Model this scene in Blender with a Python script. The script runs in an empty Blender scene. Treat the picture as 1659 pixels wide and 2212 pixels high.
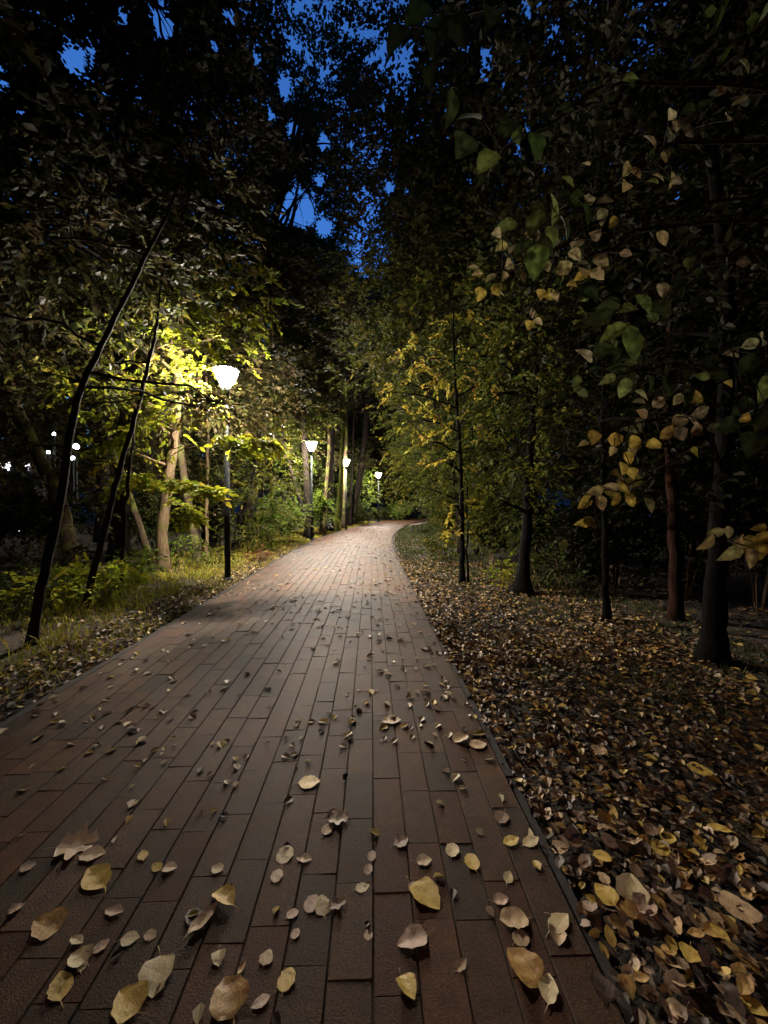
import bpy, math
import numpy as np

# ------------------------------------------------------------------ camera, sky, exposure
S = bpy.context.scene
COL = S.collection
CAM_H = 1.45
F = 830.0 / 2212.0                      # focal length as a share of the picture height
cam_d = bpy.data.cameras.new("camera")
cam = bpy.data.objects.new("camera", cam_d)
COL.objects.link(cam)
cam_d.sensor_fit = 'VERTICAL'
cam_d.sensor_height = 36.0
cam_d.lens = 36.0 * F
cam_d.clip_start = 0.05
cam_d.clip_end = 1000.0
cam.location = (0, 0, CAM_H)
cam.rotation_euler = (math.radians(90.0) - math.atan(16 / 830.0), 0, 0)
S.camera = cam

w = bpy.data.worlds.new("World")
S.world = w
w.use_nodes = True
nt = w.node_tree
nt.nodes.clear()
sky = nt.nodes.new("ShaderNodeTexSky")
sky.sky_type = 'NISHITA'
sky.sun_disc = False
sky.sun_elevation = math.radians(0.0)
sky.sun_rotation = math.radians(150.0)
tint = nt.nodes.new("ShaderNodeMix")
tint.data_type = 'RGBA'
tint.blend_type = 'MULTIPLY'
tint.inputs[0].default_value = 1.0
tint.inputs[7].default_value = (1.15, 3.6, 10.4, 1)
bg = nt.nodes.new("ShaderNodeBackground")
bg.inputs[1].default_value = 0.15
out = nt.nodes.new("ShaderNodeOutputWorld")
nt.links.new(sky.outputs[0], tint.inputs[6])
nt.links.new(tint.outputs[2], bg.inputs[0])
nt.links.new(bg.outputs[0], out.inputs[0])

S.view_settings.view_transform = 'Standard'
S.view_settings.look = 'None'
S.view_settings.gamma = 1.0
S.view_settings.exposure = -0.25
S.cycles.use_denoising = True
S.cycles.max_bounces = 4
S.cycles.diffuse_bounces = 3
S.cycles.glossy_bounces = 2
S.cycles.transmission_bounces = 3
S.cycles.transparent_max_bounces = 4
S.cycles.sample_clamp_indirect = 4.0
S.cycles.caustics_reflective = False
S.cycles.caustics_refractive = False

LAMP_COL = (1.0, 0.88, 0.74)
LAMP_L = 2500.0
LAMP_BACK = 320.0

R = np.random.default_rng(11)


def at(px, py, D):
    """photo position (1659 wide) at depth D in metres -> world point"""
    return np.array([(px - 830.0) / 830.0 * D, D, CAM_H + (1090.0 - py) / 830.0 * D])


# ------------------------------------------------------------------ materials
def new_mat(name):
    m = bpy.data.materials.new(name)
    m.use_nodes = True
    n = m.node_tree.nodes
    return m, n, m.node_tree.links, n["Principled BSDF"]


def simple_mat(name, col, rough=0.6, metal=0.0, noise=0.0, scale=20.0, bump=0.0, spec=0.5):
    m, n, l, p = new_mat(name)
    p.inputs["Base Color"].default_value = (*col, 1)
    p.inputs["Roughness"].default_value = rough
    p.inputs["Metallic"].default_value = metal
    p.inputs["Specular IOR Level"].default_value = spec
    if noise or bump:
        tc = n.new("ShaderNodeTexCoord")
        t = n.new("ShaderNodeTexNoise")
        t.inputs["Scale"].default_value = scale
        t.inputs["Detail"].default_value = 6
        l.new(tc.outputs["Object"], t.inputs["Vector"])
        if noise:
            r = n.new("ShaderNodeMapRange")
            r.inputs[3].default_value = 1 - noise
            r.inputs[4].default_value = 1 + noise
            l.new(t.outputs[0], r.inputs[0])
            v = n.new("ShaderNodeVectorMath")
            v.operation = 'SCALE'
            v.inputs[0].default_value = col
            l.new(r.outputs[0], v.inputs["Scale"])
            l.new(v.outputs[0], p.inputs["Base Color"])
        if bump:
            b = n.new("ShaderNodeBump")
            b.inputs["Strength"].default_value = 0.8
            b.inputs["Distance"].default_value = bump
            l.new(t.outputs[0], b.inputs["Height"])
            l.new(b.outputs[0], p.inputs["Normal"])
    return m


def leaf_mat(name, trans=0.35, rough=0.5, spec=0.35, rand=0.0):
    """colour comes from the leaves' own colour attribute"""
    m, n, l, p = new_mat(name)
    a = n.new("ShaderNodeAttribute")
    a.attribute_name = "Col"
    src = a.outputs["Color"]
    if rand:
        oi = n.new("ShaderNodeObjectInfo")
        r = n.new("ShaderNodeMapRange")
        r.inputs[3].default_value = 0.5 - rand
        r.inputs[4].default_value = 0.5 + rand
        l.new(oi.outputs["Random"], r.inputs[0])
        h = n.new("ShaderNodeHueSaturation")
        l.new(r.outputs[0], h.inputs["Hue"])
        l.new(src, h.inputs["Color"])
        src = h.outputs[0]
    l.new(src, p.inputs["Base Color"])
    p.inputs["Roughness"].default_value = rough
    p.inputs["Specular IOR Level"].default_value = spec
    if trans > 0:
        t = n.new("ShaderNodeBsdfTranslucent")
        l.new(src, t.inputs["Color"])
        mx = n.new("ShaderNodeMixShader")
        mx.inputs[0].default_value = trans
        l.new(p.outputs[0], mx.inputs[1])
        l.new(t.outputs[0], mx.inputs[2])
        l.new(mx.outputs[0], n["Material Output"].inputs[0])
    return m


def bark_mat(name, col, moss=0.0):
    m, n, l, p = new_mat(name)
    tc = n.new("ShaderNodeTexCoord")
    mp = n.new("ShaderNodeMapping")
    mp.inputs["Scale"].default_value = (1, 1, 0.22)
    t = n.new("ShaderNodeTexNoise")
    t.inputs["Scale"].default_value = 26
    t.inputs["Detail"].default_value = 8
    t.inputs["Roughness"].default_value = 0.7
    l.new(tc.outputs["Object"], mp.inputs[0])
    l.new(mp.outputs[0], t.inputs["Vector"])
    cr = n.new("ShaderNodeValToRGB")
    cr.color_ramp.elements[0].position = 0.32
    cr.color_ramp.elements[0].color = (col[0] * .35, col[1] * .35, col[2] * .35, 1)
    cr.color_ramp.elements[1].position = 0.62
    cr.color_ramp.elements[1].color = (*col, 1)
    l.new(t.outputs[0], cr.inputs[0])
    src = cr.outputs[0]
    if moss:
        t2 = n.new("ShaderNodeTexNoise")
        t2.inputs["Scale"].default_value = 3.5
        t2.inputs["Detail"].default_value = 5
        l.new(tc.outputs["Object"], t2.inputs["Vector"])
        r2 = n.new("ShaderNodeMapRange")
        r2.inputs[1].default_value = 0.6 - moss * .3
        r2.inputs[2].default_value = 0.75 - moss * .3
        l.new(t2.outputs[0], r2.inputs[0])
        mx = n.new("ShaderNodeMix")
        mx.data_type = 'RGBA'
        mx.inputs[7].default_value = (0.13, 0.15, 0.035, 1)
        l.new(r2.outputs[0], mx.inputs[0])
        l.new(src, mx.inputs[6])
        src = mx.outputs[2]
    l.new(src, p.inputs["Base Color"])
    p.inputs["Roughness"].default_value = 0.9
    p.inputs["Specular IOR Level"].default_value = 0.08
    b = n.new("ShaderNodeBump")
    b.inputs["Distance"].default_value = 0.02
    b.inputs["Strength"].default_value = 1.0
    l.new(t.outputs[0], b.inputs["Height"])
    l.new(b.outputs[0], p.inputs["Normal"])
    return m


M = {}
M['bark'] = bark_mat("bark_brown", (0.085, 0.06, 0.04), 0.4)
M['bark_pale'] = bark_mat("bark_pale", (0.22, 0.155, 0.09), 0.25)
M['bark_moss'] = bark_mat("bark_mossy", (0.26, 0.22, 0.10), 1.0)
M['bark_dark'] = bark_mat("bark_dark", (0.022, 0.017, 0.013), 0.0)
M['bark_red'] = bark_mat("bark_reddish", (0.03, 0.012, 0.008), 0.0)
M['bark_shaded'] = bark_mat("bark_shaded", (0.0035, 0.003, 0.0025), 0.0)  # shade on the right-hand stems put into the bark colour
M['leaf'] = leaf_mat("leaves", 0.42, 0.6, 0.14)
M['leaf_near'] = leaf_mat("near_leaves", 0.4, 0.55, 0.2)
_n, _l = M['leaf_near'].node_tree.nodes, M['leaf_near'].node_tree.links
_a = [x for x in _n if x.type == 'ATTRIBUTE'][0]
_t = _n.new("ShaderNodeTexNoise")
_t.inputs["Scale"].default_value = 38
_t.inputs["Detail"].default_value = 6
_tc = _n.new("ShaderNodeTexCoord")
_l.new(_tc.outputs["Object"], _t.inputs["Vector"])
_r = _n.new("ShaderNodeMapRange")
_r.inputs[1].default_value, _r.inputs[2].default_value, _r.inputs[3].default_value, _r.inputs[4].default_value = .32, .62, .3, 1.15
_l.new(_t.outputs[0], _r.inputs[0])
_v = _n.new("ShaderNodeVectorMath")
_v.operation = 'SCALE'
_l.new(_a.outputs["Color"], _v.inputs[0])
_l.new(_r.outputs[0], _v.inputs["Scale"])
_l.new(_v.outputs[0], _n["Principled BSDF"].inputs["Base Color"])
_l.new(_v.outputs[0], [x for x in _n if x.type == 'BSDF_TRANSLUCENT'][0].inputs["Color"])
M['leaf_var'] = leaf_mat("leaves_varied", 0.38, 0.55, 0.3, 0.02)
M['litter'] = leaf_mat("litter_leaves", 0.0, 0.5, 0.22)
M['grass'] = leaf_mat("grass_blades", 0.25, 0.6, 0.25)
M['post'] = simple_mat("post_paint", (0.007, 0.011, 0.013), 0.6, 0.0, 0.15, 14, 0.0008, 0.25)
M['iron'] = simple_mat("cast_iron", (0.02, 0.02, 0.021), 0.5)
M['wood'] = simple_mat("bench_wood", (0.20, 0.155, 0.11), 0.6, 0, 0.25, 30, 0.002)
M['kerb'] = simple_mat("kerb_concrete_shaded", (0.022, 0.018, 0.015), 0.9, 0, 0.3, 40, 0.003)  # edging toned dark to stand for the shadow of the path's step
M['stem'] = simple_mat("leaf_stem", (0.16, 0.10, 0.05), 0.6)
M['wall'] = simple_mat("kiosk_wall", (0.05, 0.05, 0.055), 0.8, 0, 0.2, 4)


def emit_mat(name, col, s):
    m, n, l, p = new_mat(name)
    p.inputs["Base Color"].default_value = (.8, .8, .8, 1)
    p.inputs["Emission Color"].default_value = (*col, 1)
    p.inputs["Emission Strength"].default_value = s
    return m


M['glow'] = emit_mat("lamp_diffuser", LAMP_COL, LAMP_L)
M['glow_back'] = emit_mat("lamp_diffuser_warm", (1.0, 0.48, 0.16), LAMP_BACK)
M['glow_far'] = emit_mat("far_lamp_glass", (0.9, 0.95, 1.0), 14)
M['win_white'] = emit_mat("lit_pane", (0.95, 0.93, 1.0), 3.0)
M['win_pink'] = emit_mat("lit_pink_pane", (1.0, 0.08, 0.32), 3.0)


def paver_mat():
    m, n, l, p = new_mat("pavers")
    a = n.new("ShaderNodeAttribute")
    a.attribute_name = "Col"
    tc = n.new("ShaderNodeTexCoord")
    t = n.new("ShaderNodeTexNoise")
    t.inputs["Scale"].default_value = 9
    t.inputs["Detail"].default_value = 9
    t.inputs["Roughness"].default_value = 0.72
    l.new(tc.outputs["Object"], t.inputs["Vector"])
    r = n.new("ShaderNodeMapRange")
    r.inputs[1].default_value = 0.3
    r.inputs[2].default_value = 0.7
    r.inputs[3].default_value = 0.5
    r.inputs[4].default_value = 1.4
    l.new(t.outputs[0], r.inputs[0])
    sp = n.new("ShaderNodeTexNoise")
    sp.inputs["Scale"].default_value = 130
    sp.inputs["Detail"].default_value = 3
    l.new(tc.outputs["Object"], sp.inputs["Vector"])
    r3 = n.new("ShaderNodeMapRange")
    r3.inputs[1].default_value = 0.35
    r3.inputs[2].default_value = 0.65
    r3.inputs[3].default_value = 0.6
    r3.inputs[4].default_value = 1.4
    l.new(sp.outputs[0], r3.inputs[0])
    mu = n.new("ShaderNodeMath")
    mu.operation = 'MULTIPLY'
    l.new(r.outputs[0], mu.inputs[0])
    l.new(r3.outputs[0], mu.inputs[1])
    v = n.new("ShaderNodeVectorMath")
    v.operation = 'SCALE'
    l.new(a.outputs["Color"], v.inputs[0])
    l.new(mu.outputs[0], v.inputs["Scale"])
    l.new(v.outputs[0], p.inputs["Base Color"])
    g = n.new("ShaderNodeTexNoise")
    g.inputs["Scale"].default_value = 190
    g.inputs["Detail"].default_value = 4
    l.new(tc.outputs["Object"], g.inputs["Vector"])
    b = n.new("ShaderNodeBump")
    b.inputs["Distance"].default_value = 0.0026
    b.inputs["Strength"].default_value = 0.9
    l.new(g.outputs[0], b.inputs["Height"])
    l.new(b.outputs[0], p.inputs["Normal"])
    r2 = n.new("ShaderNodeMapRange")
    r2.inputs[3].default_value = 0.52
    r2.inputs[4].default_value = 0.8
    l.new(t.outputs[0], r2.inputs[0])
    l.new(r2.outputs[0], p.inputs["Roughness"])
    p.inputs["Specular IOR Level"].default_value = 0.2
    return m


def ground_mat():
    m, n, l, p = new_mat("soil")
    tc = n.new("ShaderNodeTexCoord")
    t = n.new("ShaderNodeTexNoise")
    t.inputs["Scale"].default_value = 3
    t.inputs["Detail"].default_value = 10
    t.inputs["Roughness"].default_value = 0.75
    l.new(tc.outputs["Object"], t.inputs["Vector"])
    cr = n.new("ShaderNodeValToRGB")
    cr.color_ramp.elements[0].position = 0.35
    cr.color_ramp.elements[0].color = (0.012, 0.009, 0.006, 1)
    cr.color_ramp.elements[1].position = 0.7
    cr.color_ramp.elements[1].color = (0.06, 0.043, 0.026, 1)
    l.new(t.outputs[0], cr.inputs[0])
    l.new(cr.outputs[0], p.inputs["Base Color"])
    p.inputs["Roughness"].default_value = 0.95
    g = n.new("ShaderNodeTexNoise")
    g.inputs["Scale"].default_value = 40
    g.inputs["Detail"].default_value = 8
    l.new(tc.outputs["Object"], g.inputs["Vector"])
    b = n.new("ShaderNodeBump")
    b.inputs["Distance"].default_value = 0.03
    l.new(g.outputs[0], b.inputs["Height"])
    l.new(b.outputs[0], p.inputs["Normal"])
    return m


M['joint'] = simple_mat('joint_sand', (0.03, 0.022, 0.016), 0.95, 0, 0.6, 3)
M['paver'] = paver_mat()
M['soil'] = ground_mat()


# ------------------------------------------------------------------ mesh helpers
class MB:
    """collects geometry; build() links it as ONE mesh object"""

    def __init__(self):
        self.v, self.f, self.c, self.n = [], [], [], 0

    def add(self, V, Fs, C=None):
        V = np.asarray(V, float).reshape(-1, 3)
        self.v.append(V)
        for k in ([Fs] if not isinstance(Fs, list) else Fs):
            k = np.asarray(k, int)
            if k.size:
                self.f.append(k + self.n)
        if C is None:
            C = np.ones((len(V), 3))
        C = np.asarray(C, float)
        if C.ndim == 1:
            C = np.tile(C, (len(V), 1))
        self.c.append(C)
        self.n += len(V)

    def mesh(self, name, mat, smooth=False, col=False):
        me = bpy.data.meshes.new(name)
        V = np.concatenate(self.v).astype(np.float32)
        loops, starts, pos = [], [], 0
        for k in self.f:
            loops.append(k.ravel())
            starts.append(np.arange(len(k)) * k.shape[1] + pos)
            pos += k.size
        L = np.concatenate(loops).astype(np.int32)
        ST = np.concatenate(starts).astype(np.int32)
        me.vertices.add(len(V))
        me.vertices.foreach_set("co", V.ravel())
        me.loops.add(len(L))
        me.loops.foreach_set("vertex_index", L)
        me.polygons.add(len(ST))
        me.polygons.foreach_set("loop_start", ST)
        me.polygons.foreach_set("use_smooth", np.full(len(ST), smooth, bool))
        if col:
            at_ = me.attributes.new("Col", 'FLOAT_COLOR', 'POINT')
            C = np.concatenate(self.c)
            C4 = np.concatenate([C, np.ones((len(C), 1))], 1).astype(np.float32)
            at_.data.foreach_set("color", C4.ravel())
        me.materials.append(mat)
        me.update(calc_edges=True)
        me.validate()
        return me

    def build(self, name, mat, parent=None, smooth=False, col=False):
        o = bpy.data.objects.new(name, self.mesh(name, mat, smooth, col))
        COL.objects.link(o)
        if parent is not None:
            o.parent = parent
        return o


def tag(o, label=None, cat=None, group=None, kind=None):
    if label:
        o["label"] = label
    if cat:
        o["category"] = cat
    if group:
        o["group"] = group
    if kind:
        o["kind"] = kind
    return o


def empty(name, loc, label, cat, group=None, rz=0.0):
    o = bpy.data.objects.new(name, None)
    o.empty_display_size = 0.2
    o.location = tuple(float(x) for x in loc)
    o.rotation_euler = (0, 0, rz)
    COL.objects.link(o)
    return tag(o, label, cat, group)


def copy_tree(o, loc, rz=0.0, scale=1.0, label=None, group=None):
    c = o.copy()
    COL.objects.link(c)
    c.location = tuple(float(x) for x in loc)
    c.rotation_euler = (0, 0, rz)
    c.scale = (scale, scale, scale)
    if label:
        c["label"] = label
    if group:
        c["group"] = group
    for ch in list(o.children):
        d = ch.copy()
        COL.objects.link(d)
        d.parent = c
        for g in list(ch.children):
            e = g.copy()
            COL.objects.link(e)
            e.parent = d
    return c


def unit(v):
    v = np.asarray(v, float)
    return v / np.maximum(np.linalg.norm(v, axis=-1, keepdims=True), 1e-9)


def tube(mb, P, Rr, sides=8, cap=True, rough=0.0):
    P = np.asarray(P, float)
    Rr = np.broadcast_to(np.asarray(Rr, float), (len(P),))
    T = unit(np.gradient(P, axis=0))
    a = np.array([1.0, 0, 0]) if abs(T[0][0]) < 0.9 else np.array([0, 1.0, 0])
    ang = np.arange(sides) / sides * 2 * math.pi
    V = []
    for i in range(len(P)):
        a = unit(a - T[i] * np.dot(a, T[i]))
        b = np.cross(T[i], a)
        rr = Rr[i] * (1 + (R.uniform(-rough, rough, sides) if rough else 0))
        V.append(P[i] + (np.cos(ang) * rr)[:, None] * a + (np.sin(ang) * rr)[:, None] * b)
    V = np.concatenate(V)
    i = np.arange(len(P) - 1)[:, None] * sides
    j = np.arange(sides)[None, :]
    k = (j + 1) % sides
    Q = np.stack([i + j, i + k, i + sides + k, i + sides + j], -1).reshape(-1, 4)
    Fs = [Q]
    if cap:
        Fs.append(np.arange(sides)[None, ::-1])
        Fs.append((np.arange(sides) + (len(P) - 1) * sides)[None, :])
    mb.add(V, Fs)


def lathe(mb, prof, c=(0, 0, 0), sides=24, cap=True):
    ang = np.arange(sides) / sides * 2 * math.pi
    V = np.concatenate([np.stack([np.cos(ang) * r, np.sin(ang) * r, np.full(sides, z)], 1) for r, z in prof]) + np.asarray(c)
    i = np.arange(len(prof) - 1)[:, None] * sides
    j = np.arange(sides)[None, :]
    k = (j + 1) % sides
    Fs = [np.stack([i + j, i + k, i + sides + k, i + sides + j], -1).reshape(-1, 4)]
    if cap:
        Fs.append(np.arange(sides)[None, ::-1])
        Fs.append((np.arange(sides) + (len(prof) - 1) * sides)[None, :])
    mb.add(V, Fs)


def box(mb, lo, hi, bev=0.0):
    (a, b, c), (d, e, f) = lo, hi
    V = [(a, b, c), (d, b, c), (d, e, c), (a, e, c), (a, b, f), (d, b, f), (d, e, f), (a, e, f)]
    mb.add(V, np.array([(0, 3, 2, 1), (4, 5, 6, 7), (0, 1, 5, 4), (1, 2, 6, 5), (2, 3, 7, 6), (3, 0, 4, 7)]))


# leaf templates: along +y, unit length, z up, folded along the midrib
LEAF6 = (np.array([(0, 0, 0), (-.27, .32, .07), (-.2, .68, .05), (0, 1, -.04), (.2, .68, .05), (.27, .32, .07)]),
         np.array([(0, 3, 2, 1), (0, 5, 4, 3)]))
LEAF4 = (np.array([(0, 0, 0), (-.3, .45, .05), (0, 1, -.03), (.3, .45, .05)]), np.array([(0, 3, 2, 1)]))
MAPLE = (np.array([(0, 0, 0), (-.34, .08, .05), (-.2, .3, .04), (-.52, .52, .0), (-.2, .58, .05), (0, 1, -.08), (.2, .58, .05),
                   (.52, .52, .0), (.2, .3, .04), (.34, .08, .05), (0, .35, -.02)]),
         np.array([(10, 0, 1), (10, 1, 2), (10, 2, 3), (10, 3, 4), (10, 4, 5), (10, 5, 6), (10, 6, 7), (10, 7, 8), (10, 8, 9), (10, 9, 0)]))


def leaves(mb, P, D, N, size, C, tpl=LEAF6):
    """N leaves at points P, pointing along D, upper side towards N"""
    if len(P) == 0:
        return
    D = unit(D)
    N = unit(N - D * np.sum(N * D, 1, keepdims=True))
    X = np.cross(D, N)
    T, Fc = tpl
    s = np.asarray(size)[:, None, None]
    V = P[:, None, :] + s * (T[None, :, 0:1] * X[:, None] + T[None, :, 1:2] * D[:, None] + T[None, :, 2:3] * N[:, None])
    k = len(T)
    Fs = (np.arange(len(P))[:, None, None] * k + Fc[None]).reshape(-1, Fc.shape[1])
    mb.add(V.reshape(-1, 3), Fs, np.repeat(C, k, axis=0))


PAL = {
    'deep': [((0.014, 0.016, 0.006), 4), ((0.02, 0.017, 0.007), 3), ((0.012, 0.012, 0.005), 3)],  # leaf tones darkened to stand in for the wood's shade
    'turf': [((0.31, 0.29, 0.03), 4), ((0.38, 0.32, 0.045), 3), ((0.2, 0.22, 0.025), 3)],   # leaf colours and how often they come, some darkened in place of shade
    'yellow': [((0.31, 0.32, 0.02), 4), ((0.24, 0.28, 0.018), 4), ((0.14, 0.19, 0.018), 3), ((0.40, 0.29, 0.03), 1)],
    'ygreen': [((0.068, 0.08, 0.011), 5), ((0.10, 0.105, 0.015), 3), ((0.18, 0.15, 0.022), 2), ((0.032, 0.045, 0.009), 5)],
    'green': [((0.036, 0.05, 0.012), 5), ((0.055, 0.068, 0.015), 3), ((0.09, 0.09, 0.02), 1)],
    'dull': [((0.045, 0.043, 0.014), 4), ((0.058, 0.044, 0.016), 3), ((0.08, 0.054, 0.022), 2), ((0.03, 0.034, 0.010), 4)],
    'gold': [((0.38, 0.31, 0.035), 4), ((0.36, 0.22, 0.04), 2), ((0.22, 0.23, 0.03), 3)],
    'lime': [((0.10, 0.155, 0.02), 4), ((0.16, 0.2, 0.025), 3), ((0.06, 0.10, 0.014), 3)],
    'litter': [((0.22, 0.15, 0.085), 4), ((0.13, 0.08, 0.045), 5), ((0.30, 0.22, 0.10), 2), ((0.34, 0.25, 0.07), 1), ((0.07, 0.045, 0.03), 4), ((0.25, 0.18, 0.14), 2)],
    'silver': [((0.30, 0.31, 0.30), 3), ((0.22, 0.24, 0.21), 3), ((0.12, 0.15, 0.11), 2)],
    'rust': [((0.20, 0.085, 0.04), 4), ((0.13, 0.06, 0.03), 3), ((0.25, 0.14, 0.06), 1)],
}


def pal(name, n, jit=0.25):
    p = PAL[name]
    wt = np.array([x[1] for x in p], float)
    c = np.array([x[0] for x in p])[R.choice(len(p), n, p=wt / wt.sum())]
    return np.clip(c * (1 + R.normal(0, jit, (n, 1))) * (1 + R.normal(0, .06, (n, 3))), 0.004, 0.6)


# openings in the canopy: straight tubes of open air between the crowns (start, end, radius at start, radius at end)
def opening(px, py, r, d0=7.0, d1=34.0):
    return at(px, py, d0), at(px, py, d1), r * .62


OPEN = [opening(650, 460, 1.05), opening(700, 500, .6), opening(615, 470, .6), opening(640, 300, .42), opening(700, 320, .36), opening(620, 205, .42),
        opening(590, 265, .24), opening(365, 75, .4), opening(180, 150, .42), opening(215, 135, .2), opening(845, 415, .32), opening(1045, 140, .3),
        opening(1135, 25, .42), opening(1130, 320, .5), opening(1045, 180, .3), opening(1000, 120, .22), opening(10, 180, .4), opening(1010, 400, .2), opening(470, 120, .2), opening(690, 400, .3),
        opening(790, 425, .16), opening(930, 70, .18), opening(645, 40, .24), opening(640, 120, .22), opening(1085, 200, .2), opening(880, 425, .16), opening(280, 60, .2), opening(500, 60, .22), opening(560, 150, .2), opening(760, 90, .2), opening(420, 260, .16), opening(700, 180, .2), opening(830, 250, .16), opening(960, 260, .18), opening(100, 60, .2), opening(60, 260, .2), opening(760, 330, .2), opening(1190, 90, .2),
        opening(675, 965, .4, 6, 15.5), opening(748, 1000, .4, 8, 21.5), opening(818, 1027, .4, 10, 31), opening(490, 815, .3, 5, 7), opening(893, 1130, .75, 9, 21), opening(900, 1120, .7, 9, 36), opening(167, 965, .3, 4, 17), opening(158, 992, .3, 4, 17), opening(20, 1003, .5, 4, 20), opening(60, 1000, .4, 4, 20), opening(110, 977, .22, 4, 17), opening(120, 938, .22, 4, 17), opening(546, 1097, .2, 8, 26), opening(458, 1097, .2, 8, 20), opening(805, 1091, .3, 20, 43)]


def closed(P):
    k = np.ones(len(P), bool)
    for a, b, r in OPEN:
        d = b - a
        t = np.clip(((P - a) @ d) / (d @ d), -0.15, 1)
        q = a + t[:, None] * d
        dist = np.linalg.norm(P - q, axis=1)
        k &= dist > r * (1 + 0.55 * t) * (0.75 + R.uniform(0, .6, len(P)))
    return k


def spray_leaves(mb, A, O, length, per, size, palette, tpl=LEAF6, droop=.35, prune=False, flat=.45, twigs=None, jit=.25):
    """twigs starting at A going along O, each carrying `per` leaves left and right"""
    n = len(A)
    if n == 0:
        return
    O = unit(O)
    L = length * R.uniform(.6, 1.25, n)
    up = unit(np.array([0, 0, 1.0]) + R.normal(0, flat * .6, (n, 3)))
    side = unit(np.cross(O, up))
    t = (np.arange(per) + .5) / per
    sg = np.where(np.arange(per) % 2 == 0, 1.0, -1.0)
    P = A[:, None] + O[:, None] * (t[None, :, None] * L[:, None, None])
    P[..., 2] -= droop * (t[None] ** 2) * L[:, None]
    P = P + R.normal(0, .03, P.shape) * L[:, None, None]
    d = O[:, None] * .75 + side[:, None] * (sg * (1.05 - .7 * t))[None, :, None] + R.normal(0, .28, (n, per, 3))
    d[..., 2] -= droop * R.uniform(.2, 1.1, (n, per))
    nn = up[:, None] + R.normal(0, flat, (n, per, 3))
    base = pal(palette, n, jit * .8)
    c = base[:, None] * .6 + pal(palette, n * per, jit).reshape(n, per, 3) * .4
    s = size * R.uniform(.55, 1.25, (n, per))
    P, d, nn, c, s = P.reshape(-1, 3), d.reshape(-1, 3), nn.reshape(-1, 3), c.reshape(-1, 3), s.ravel()
    if prune:
        k = closed(P)
        P, d, nn, c, s = P[k], d[k], nn[k], c[k], s[k]
    leaves(mb, P, d, nn, s, c, tpl)
    if twigs is not None:
        for i in range(0, n):
            tt = np.linspace(0, 1, 4)
            q = A[i] + O[i] * (tt * L[i])[:, None]
            q[:, 2] -= droop * tt ** 2 * L[i]
            if prune and not closed(q).all():
                continue
            tube(twigs, q, np.linspace(.006, .002, 4), 3, False)


def blob(center, rad, n, shell=.55):
    """points in an ellipsoid, denser towards its skin, with outward directions"""
    d = unit(R.normal(0, 1, (n, 3)))
    r = (shell + (1 - shell) * R.uniform(0, 1, n)) ** .8
    inner = R.uniform(0, 1, n) < .25
    r = np.where(inner, R.uniform(.15, 1, n) ** .5, r)
    P = np.asarray(center) + d * r[:, None] * np.asarray(rad)
    O = unit(d * np.asarray([1, 1, .45]) + np.array([0, 0, .05]) + R.normal(0, .3, (n, 3)))
    return P, O


def bend(P0, P1, k=6, wob=.06, sag=0.0):
    t = np.linspace(0, 1, k)
    P0, P1 = np.asarray(P0, float), np.asarray(P1, float)
    L = np.linalg.norm(P1 - P0)
    q = P0 + t[:, None] * (P1 - P0)
    q += R.normal(0, wob * L / k, (k, 3)) * np.sin(t * math.pi)[:, None]
    q[:, 2] += sag * L * np.sin(t * math.pi)
    return q


def path_pts(pts, k=5, wob=.02):
    """smooth Catmull-Rom through pts"""
    p = np.asarray(pts, float)
    p = np.vstack([2 * p[0] - p[1], p, 2 * p[-1] - p[-2]])
    o = []
    for i in range(1, len(p) - 2):
        for t in np.linspace(0, 1, k, endpoint=False):
            o.append(.5 * (2 * p[i] + (p[i + 1] - p[i - 1]) * t + (2 * p[i - 1] - 5 * p[i] + 4 * p[i + 1] - p[i + 2]) * t * t + (3 * p[i] - p[i - 1] - 3 * p[i + 1] + p[i + 2]) * t ** 3))
    o.append(p[-2])
    o = np.array(o)
    if wob:
        o[1:-1] += R.normal(0, wob, (len(o) - 2, 3))
    return o


# ------------------------------------------------------------------ the path's course
CPTS = np.array([(-0.35, -30), (-0.6, -14), (-0.75, -5), (-0.88, 1), (-0.98, 4), (-1.12, 8), (-1.25, 12), (-1.25, 15.5), (-1.05, 19), (-.5, 24),
                 (.55, 30), (2.4, 36), (5.5, 41), (10, 45), (16, 48), (26, 51)], float)
_c = path_pts(np.c_[CPTS, np.zeros(len(CPTS))], 40, 0)[:, :2]
_s = np.r_[0, np.cumsum(np.linalg.norm(np.diff(_c, axis=0), axis=1))]
PLEN = _s[-1]
HALF = 1.56


def on_path(u, v):
    """u metres to the right of the centre line, v metres along it -> x, y"""
    x = np.interp(v, _s, _c[:, 0])
    y = np.interp(v, _s, _c[:, 1])
    x2 = np.interp(v + .3, _s, _c[:, 0]) - np.interp(v - .3, _s, _c[:, 0])
    y2 = np.interp(v + .3, _s, _c[:, 1]) - np.interp(v - .3, _s, _c[:, 1])
    L = np.hypot(x2, y2)
    return x + u * y2 / L, y - u * x2 / L


V0 = float(np.interp(0.0, _c[:, 1], _s))          # arc length beside the camera


def path_u(x, y):
    """signed distance of points from the centre line"""
    x, y = np.asarray(x), np.asarray(y)
    best = np.full(x.shape, 1e9)
    sg = np.zeros(x.shape)
    for i in range(0, len(_c) - 1, 4):
        a, b = _c[i], _c[min(i + 4, len(_c) - 1)]
        d = b - a
        t = np.clip(((x - a[0]) * d[0] + (y - a[1]) * d[1]) / (d @ d), 0, 1)
        px, py = x - a[0] - t * d[0], y - a[1] - t * d[1]
        dd = np.hypot(px, py)
        s_ = np.sign(px * d[1] - py * d[0])
        k = dd < best
        best[k], sg[k] = dd[k], s_[k]
    return best * sg


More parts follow.
